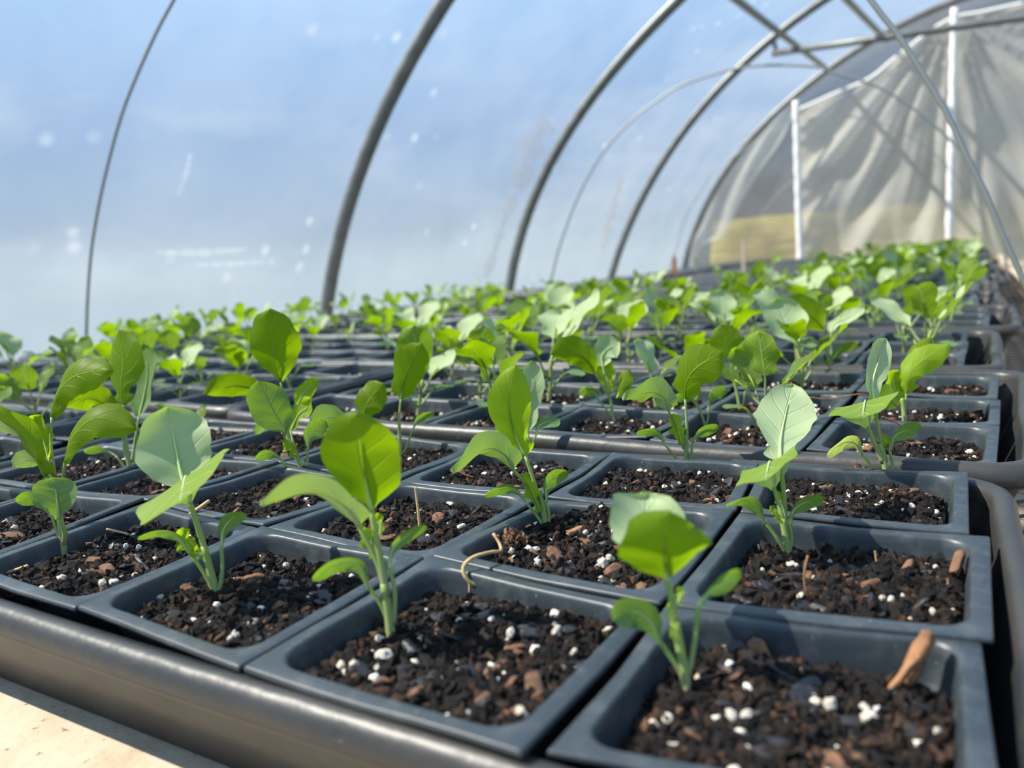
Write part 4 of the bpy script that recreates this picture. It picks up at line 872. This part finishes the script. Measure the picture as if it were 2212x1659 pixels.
# ------------------------------------------------------------------ greenhouse
DX = {'A': 1.757, 'B': 2.93, 'C': 4.17, 'D': 5.53}
ARC = {'A': [(967,0),(890,135),(815,262),(769,380),(735,506),(712,641)],
 'B': [(1462,7),(1397,69),(1339,130),(1285,203),(1245,253),(1191,350),(1148,443),(1123,515),(1104,599)],
 'C': [(1770,9),(1698,58),(1607,134),(1517,232),(1445,333),(1383,434),(1329,564)],
 'D': [(2068,0),(1974,40),(1924,65),(1797,145),(1698,221),(1626,297),(1553,391),(1510,474),(1481,564)]}
EXT = [(-.743, 1.219), (-.38, 1.385), (-.038, 1.475), (.30, 1.505)]
def profile(key):
    """smooth half-arch through the traced points: radius as a polynomial of the angle about (.3, -.1), mirrored to the right"""
    Y = DX[key]; pts = [tuple(at_plane(x, y, 1, Y)[[0, 2]]) for x, y in ARC[key]]
    up = [e for e in EXT if e[0] > pts[0][0]+.25]; low = [(-1.835, -.20), (-1.85, -.45), (-1.86, -.70), (-1.86, -.86)]
    allp = np.array(low+pts+up+[(.6-x, z) for x, z in up[:3]]); wt = np.array([.5]*len(low)+[3]*len(pts)+[1]*(len(allp)-len(low)-len(pts)))
    th = np.arctan2(allp[:, 1]+.1, -(allp[:, 0]-.3)); rr = np.hypot(allp[:, 0]-.3, allp[:, 1]+.1)
    co = np.polyfit(th, rr, 6, w=wt); t = np.linspace(math.atan2(-.76, 2.16), math.pi/2, 60); r = np.polyval(co, t)
    left = [(.3-a*math.cos(b), -.1+a*math.sin(b)) for a, b in zip(r, t)]
    return left+[(.6-x, z) for x, z in left[::-1]][1:]
def prof3(key, Y, grow=0.0, k=90):
    pr_ = profile(key); C = spline([(x, Y, z) for x, z in pr_], k)
    if grow:
        T = np.gradient(C, axis=0); nrm = np.c_[-T[:, 2], T[:, 1]*0, T[:, 0]]; nrm /= np.linalg.norm(nrm, axis=1)[:, None]; C = C+nrm*grow
    return C
RP = .0225
HL = {'A': 'galvanized hoop pipe left of centre, the nearest and widest one', 'B': 'second galvanized hoop pipe, right of the widest one', 'C': 'third hoop pipe, the one the cross tube hangs from', 'D': 'end hoop pipe framing the draped end wall'}
for key in 'ABCD':
    C = prof3(key, DX[key]); v, f = tube(C, RP, 14); c0 = C[0]; tag(link('hoop_pipe', mk_mesh('hoop_pipe', v-c0, f, M['galv']), loc=c0), HL[key], 'hoop', 'greenhouse hoops')
# cover film
secs = [('A', -1.9), ('A', -.6), ('A', .55), ('A', 1.757), ('B', 2.93), ('C', 4.17), ('D', 5.545)]
rows = []
for i in range(len(secs)-1):
    (ka, ya), (kb, yb) = secs[i], secs[i+1]; A_, B_ = prof3(ka, ya, RP+.004), prof3(kb, yb, RP+.004)
    for t in np.linspace(0, 1, 9)[:(-1 if i < len(secs)-2 else None)]:
        C = A_*(1-t)+B_*t; s = math.sin(math.pi*t); C = C.copy(); cen = np.array([.3, 0, .2]); d = C-cen; d[:, 1] = 0; d /= np.linalg.norm(d, axis=1)[:, None]; rows.append(C-d*.012*s)
V = np.vstack(rows); m = 90; F = [[i*m+j, i*m+j+1, (i+1)*m+j+1, (i+1)*m+j] for i in range(len(rows)-1) for j in range(m-1)]
from mathutils.bvhtree import BVHTree
FILM_BVH = BVHTree.FromPolygons([Vector(q) for q in V], F)
o = link('wall_film_cover', mk_mesh('wall_film_cover', V, F, M['film'])); struct(o)
# dried dirt smears and scuffs on the inner side of the film
def smear(pts, wd, label, mat, seed, Y0):
    rs = np.random.RandomState(seed); C = []
    for x, y, Y in pts:            # each smear lies on the inner face of the film
        d = Vector(ray(x, y)).normalized(); hit = FILM_BVH.ray_cast(Vector(CAM), d)[0]; C.append(np.array(hit-d*.006))
    C = spline(C, 40); T = np.gradient(C, axis=0); T /= np.linalg.norm(T, axis=1)[:, None]; S_ = np.cross(T, C-CAM); S_ /= np.linalg.norm(S_, axis=1)[:, None]
    w_ = np.interp(np.linspace(0, 1, 40), np.linspace(0, 1, len(wd)), wd)*(1+.35*np.sin(np.arange(40)*.9+seed)+rs.uniform(-.25, .25, 40)); V = []
    for i in range(40):
        for t in (-1, -.4, .4, 1): V.append(C[i]+S_[i]*w_[i]*t)
    F = [[i*4+j, i*4+j+1, (i+1)*4+j+1, (i+1)*4+j] for i in range(39) for j in range(3)]
    tag(link('dirt_smear', mk_mesh('dirt_smear', np.array(V)-C[0], F, M[mat]), loc=C[0]), label, 'smear')
M['smear_brown'] = film_mat('dried_mud_smear', 0.22, white=(0.62, 0.48, 0.36), dust=0.0, scale=30)
M['smear_white'] = film_mat('white_scuff', 0.20, white=(0.95, 0.96, 0.97), dust=0.0, scale=30)
smear([(1186, 262, 2.62), (1160, 290, 2.60), (1120, 400, 2.66), (1085, 490, 2.72), (1050, 600, 2.78)], [.035, .055, .02, .016, .018], 'brown dirt smear on the film left of the second hoop pipe', 'smear_brown', 1, 0)
smear([(1345, 385, 3.7), (1325, 440, 3.75), (1300, 540, 3.85)], [.012, .028, .02], 'faint brown smear on the film between second and third hoop', 'smear_brown', 2, 0)
smear([(340, 545, 1.25), (430, 546, 1.33), (535, 538, 1.43)], [.003, .009, .004], 'long white scuff on the film low at left', 'smear_white', 3, 0)
smear([(420, 572, 1.33), (500, 570, 1.4), (572, 566, 1.46)], [.002, .006, .003], 'short white scuff just below the long one on the film', 'smear_white', 4, 0)
smear([(412, 330, 1.28), (400, 380, 1.27), (386, 420, 1.26)], [.003, .006, .003], 'thin slanting white scuff high on the film at left', 'smear_white', 5, 0)
# end wall: clear film, then the milky draped sheet and the band along the hoop
Dp = prof3('D', 5.56, .0, 120); Cn = []
base = [(x, z) for x, _, z in Dp]
V = []; nn = 14
for x, z in base:
    for j in range(nn+1): V.append((x, 5.575, -.86+(z+.86)*j/nn))
F = [[i*(nn+1)+j, (i+1)*(nn+1)+j, (i+1)*(nn+1)+j+1, i*(nn+1)+j+1] for i in range(len(base)-1) for j in range(nn)]
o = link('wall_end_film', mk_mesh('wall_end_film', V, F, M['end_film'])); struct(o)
YD = 5.53
def px_d(px, py, Y=YD): return at_plane(px, py, 1, Y)[[0, 2]]
seam = [px_d(1722, 240), px_d(1800, 205), px_d(1880, 170), px_d(1930, 130), px_d(2005, 72), px_d(2060, 40), px_d(2120, 28), px_d(2212, 8)]
def seam_z(x):
    xs = [s[0] for s in seam]+[2.3]; zs = [s[1] for s in seam]+[.9]; return np.interp(x, xs, zs)
p1x, p2x = px_d(1727, 500)[0], px_d(2056, 300)[0]
nx, nz_ = 150, 70; xs = np.linspace(p1x, 2.2, nx); V = []
def hoopz(x): return np.interp(x, [q[0] for q in base if q[1] > .02], [q[1] for q in base if q[1] > .02])
for x in xs:
    zt = min(seam_z(x), float(hoopz(x))-.03)
    for j in range(nz_+1):
        z = -.86+(zt+.86)*j/nz_; r_ = math.hypot(x-p2x, z-1.42); th = math.atan2(x-p2x, 1.42-z)
        amp = .030*min(1, r_/.35)*min(1, abs(x-p2x)/.05+.1)
        y = YD+.012+amp*(math.sin(th*26+1.2*math.sin(r_*5))+.5*math.sin(th*47+2))*(0.9 if x < p2x else .7)
        y += .035*math.sin((x*1.3+z*2.2)*4)*max(0, min(1, (.9-z)))*.4+ .02*math.sin(z*9+3*math.sin(x*4))*min(1, abs(x-p1x)*4)
        V.append((x, y-.035, z))
F = [[i*(nz_+1)+j, (i+1)*(nz_+1)+j, (i+1)*(nz_+1)+j+1, i*(nz_+1)+j+1] for i in range(nx-1) for j in range(nz_)]
tag(link('draped_plastic_sheet', mk_mesh('draped_plastic_sheet', V, F, M['drape'])), 'milky wrinkled plastic sheet draped across the end wall behind the posts', 'plastic sheet')
# rolled upper hem of the sheet
C = spline([(x, YD-.035, z-.004) for x, z in seam], 60); v, f = tube(C, .011, 8); c0 = C[0]
tag(link('sheet_hem', mk_mesh('sheet_hem', v-c0, f, M['white_wrap']), loc=c0), 'bright rolled hem along the slanting top of the milky sheet', 'hem')
# milky band inside the end hoop
inn = [px_d(1620-115, 560), px_d(1562, 510), px_d(1600, 440), px_d(1640, 370), px_d(1690, 300), px_d(1718, 235)]
out_ = [px_d(1483, 560), px_d(1512, 474), px_d(1555, 391), px_d(1628, 297), px_d(1690, 232), px_d(1735, 195)]
I = spline([(x, YD-.0, z) for x, z in [(inn[0][0], -.86)]+inn], 50); O = spline([(x, YD-.0, z) for x, z in [(out_[0][0], -.86)]+out_], 50); V = []
for i in range(50):
    for j in range(9):
        t = j/8; q = O[i]*(1-t)+I[i]*t; q = q.copy(); q[1] += .02*math.sin(t*7+i*.35)*math.sin(t*math.pi)-.004; V.append(q)
F = [[i*9+j, i*9+j+1, (i+1)*9+j+1, (i+1)*9+j] for i in range(49) for j in range(8)]
tag(link('plastic_strip', mk_mesh('plastic_strip', V, F, M['band'])), 'whitish strip of loose plastic gathered along the left inside of the end hoop', 'plastic strip')
# posts of the end wall
def post(pt, pb, label, r=.019):
    PYD = YD-.11; a, b = px_d(*pt, PYD), px_d(*pb, PYD); b2 = (b[0]+(b[0]-a[0])*(-.86-b[1])/(b[1]-a[1]), -.86)
    C = spline([(b2[0], PYD, b2[1]), (b[0], PYD, b[1]), (a[0], PYD, a[1])], 60); rs = np.random.RandomState(5); v, f = tube(C, r*(1+.10*np.sin(np.arange(60)*1.7)+rs.uniform(-.06, .06, 60)), 12)
    tag(link('wrapped_post', mk_mesh('wrapped_post', v-C[0], f, M['white_wrap']), loc=C[0]), label, 'post')
post((1719, 218), (1728, 552), 'white plastic-wrapped post at the left side of the end wall', .021); post((2062, 18), (2050, 515), 'white plastic-wrapped post in the middle of the end wall', .021)
# tubes near the roof
def bar(a, b, r, label, name='steel_tube', mat='galv'):
    a, b = np.array(a), np.array(b); v, f = tube(np.linspace(a, b, 4), r, 12); return tag(link(name, mk_mesh(name, v-a, f, M[mat]), loc=a), label, 'tube')
ta, tb = at_plane(1668, 116, 1, 4.17), at_plane(2212, 38, 1, 4.17)
tie = bar(ta, ta+(tb-ta)*1.9, .0165, 'horizontal steel cross tube slung under the third hoop')
ca, cb = at_plane(1676, 112, 1, 4.17), at_plane(1664, 84, 1, 4.17); v, f = tube(np.array([ca, (ca+cb)/2+np.array([.01, 0, 0]), cb]), .011, 8); link('bracket', mk_mesh('bracket', v, f, M['galv']), tie).location = -Vector(ta)
a, b = at_plane(1696, 80, 1, 4.17-.03), at_plane(1787, 150, 1, 5.53-.03)
bar(a+(a-b)*2.2, b, .0165, 'dark steel purlin running down to the end hoop, left of the other')
a2, b2 = at_plane(1830, 0, 1, 4.17-.03), at_plane(1916, 88, 1, 5.53-.03)
bar(a2+(a2-b2)*2.0, b2, .0165, 'dark steel purlin meeting the cross tube further right')
# thin tunnel hoops over the bench
def wire(pts, Y, label, r=.0032, rising=None):
    P3 = [at_plane(x, y, 1, Y) for x, y in pts]
    if rising: n_ = rising[0]; P3 = P3[:n_]+[np.array([x, Y, z]) for x, z in rising[1]]+P3[n_:]
    def foot(p, q):            # run each leg on down to the bench along its own slope
        f = p.copy(); sl = (p[0]-q[0])/(p[2]-q[2]) if abs(p[2]-q[2]) > 1e-4 else 0; f[2] = -.052; f[0] += (f[2]-p[2])*max(-.6, min(.6, sl)); return f
    a, b = foot(P3[0], P3[1]), foot(P3[-1], P3[-2])
    C = spline([a]+P3+[b], 110); v, f = tube(C, r, 10); tag(link('tunnel_hoop', mk_mesh('tunnel_hoop', v-a, f, M['wire']), loc=a), label, 'hoop', 'thin tunnel hoops over the bench')
H1 = [(186,742),(189,650),(196,554),(208,472),(228,376),(259,260),(293,169),(341,63),(375,0),(1880,0),(1924,54),(1967,116),(2003,174),(2050,253),(2086,333),(2130,420),(2162,499),(2202,586)]
wire(H1, .64, 'nearest thin wire hoop, left leg rising at far left of photo', .0024, (9, [(-.86, .57), (-.72, .63), (-.56, .655), (-.38, .63), (-.22, .52), (-.12, .38)]))
H2 = [(1195,586),(1209,532),(1245,434),(1296,340),(1357,268),(1430,210),(1481,181),(1582,150),(1662,141),(1770,145),(1804,159),(1869,177),(1931,206),(2003,257),(2057,307),(2086,340),(2130,440),(2165,520),(2175,585)]
wire(H2, 2.417, 'second thin hoop, pale arch crossing in front of the third pipe', .0036)
H3 = [(1459,543),(1481,470),(1517,409),(1553,362),(1675,279),(1730,261),(1811,251),(1888,261),(1943,283),(2002,319),(2061,374),(2097,430),(2127,488),(2145,532)]
wire(H3, 3.847, 'third thin hoop, faint arch over the far trays', .0022)
H4 = [(1602,543),(1635,477),(1700,400),(1790,345),(1860,325),(1910,323),(1951,329),(1987,341),(2042,367),(2085,410),(2115,460),(2130,520)]
wire(H4, 5.1, 'farthest thin hoop, faint arch before the draped sheet', .0018)
# marker stakes among the far trays
def stake(px, top, wd, label, mat, Y):
    b = at_plane(px[0], px[1], 1, Y); t = at_plane(top[0], top[1], 1, Y); b[2] = -.02; h = t[2]+.02
    v = np.array([(-wd/2, -.001, 0), (wd/2, -.001, 0), (wd/2, .001, 0), (-wd/2, .001, 0), (-wd/2, -.001, h*.8), (wd/2, -.001, h*.8), (wd/2, .001, h*.8), (-wd/2, .001, h*.8), (-wd*.2, -.001, h), (wd*.2, -.001, h), (wd*.2, .001, h), (-wd*.2, .001, h)])
    f = [[0, 1, 5, 4], [1, 2, 6, 5], [2, 3, 7, 6], [3, 0, 4, 7], [4, 5, 9, 8], [5, 6, 10, 9], [6, 7, 11, 10], [7, 4, 8, 11], [8, 9, 10, 11], [3, 2, 1, 0]]
    tag(link('plant_marker', mk_mesh('plant_marker', v, f, M[mat], smooth=False), loc=b), label, 'marker')
stake((1457, 575), (1457, 551), .022, 'orange-brown plant marker stake at far left trays', 'bark_pale', 3.3)
stake((1606, 590), (1606, 515), .012, 'thin pale wooden stake standing among the far trays', 'wood', 3.0)

# ------------------------------------------------------------------ ground, field and hill outside
v, f = box(-1.9, 2.5, -2.2, 5.7, -.95, -.86); struct(link('floor', mk_mesh('floor', v, f, M['floor'], smooth=False)))
n = 60; xs = np.linspace(-70, 70, n); ys = np.linspace(5.7, 46, n); V = []
for y in ys:
    x_l = -1.70-0.27*(y-5.6)
    for x in xs:
        z = -1.0+max(0, (y-8))*.072; V.append((x_l+(70-x_l)*(x+70)/140, y, z))
F = [[i*n+j, i*n+j+1, (i+1)*n+j+1, (i+1)*n+j] for i in range(n-1) for j in range(n-1)]
tag(link('field', mk_mesh('field', V, F, M['field']), kind='structure'), 'dry olive-tan field seen through the end film', 'field')
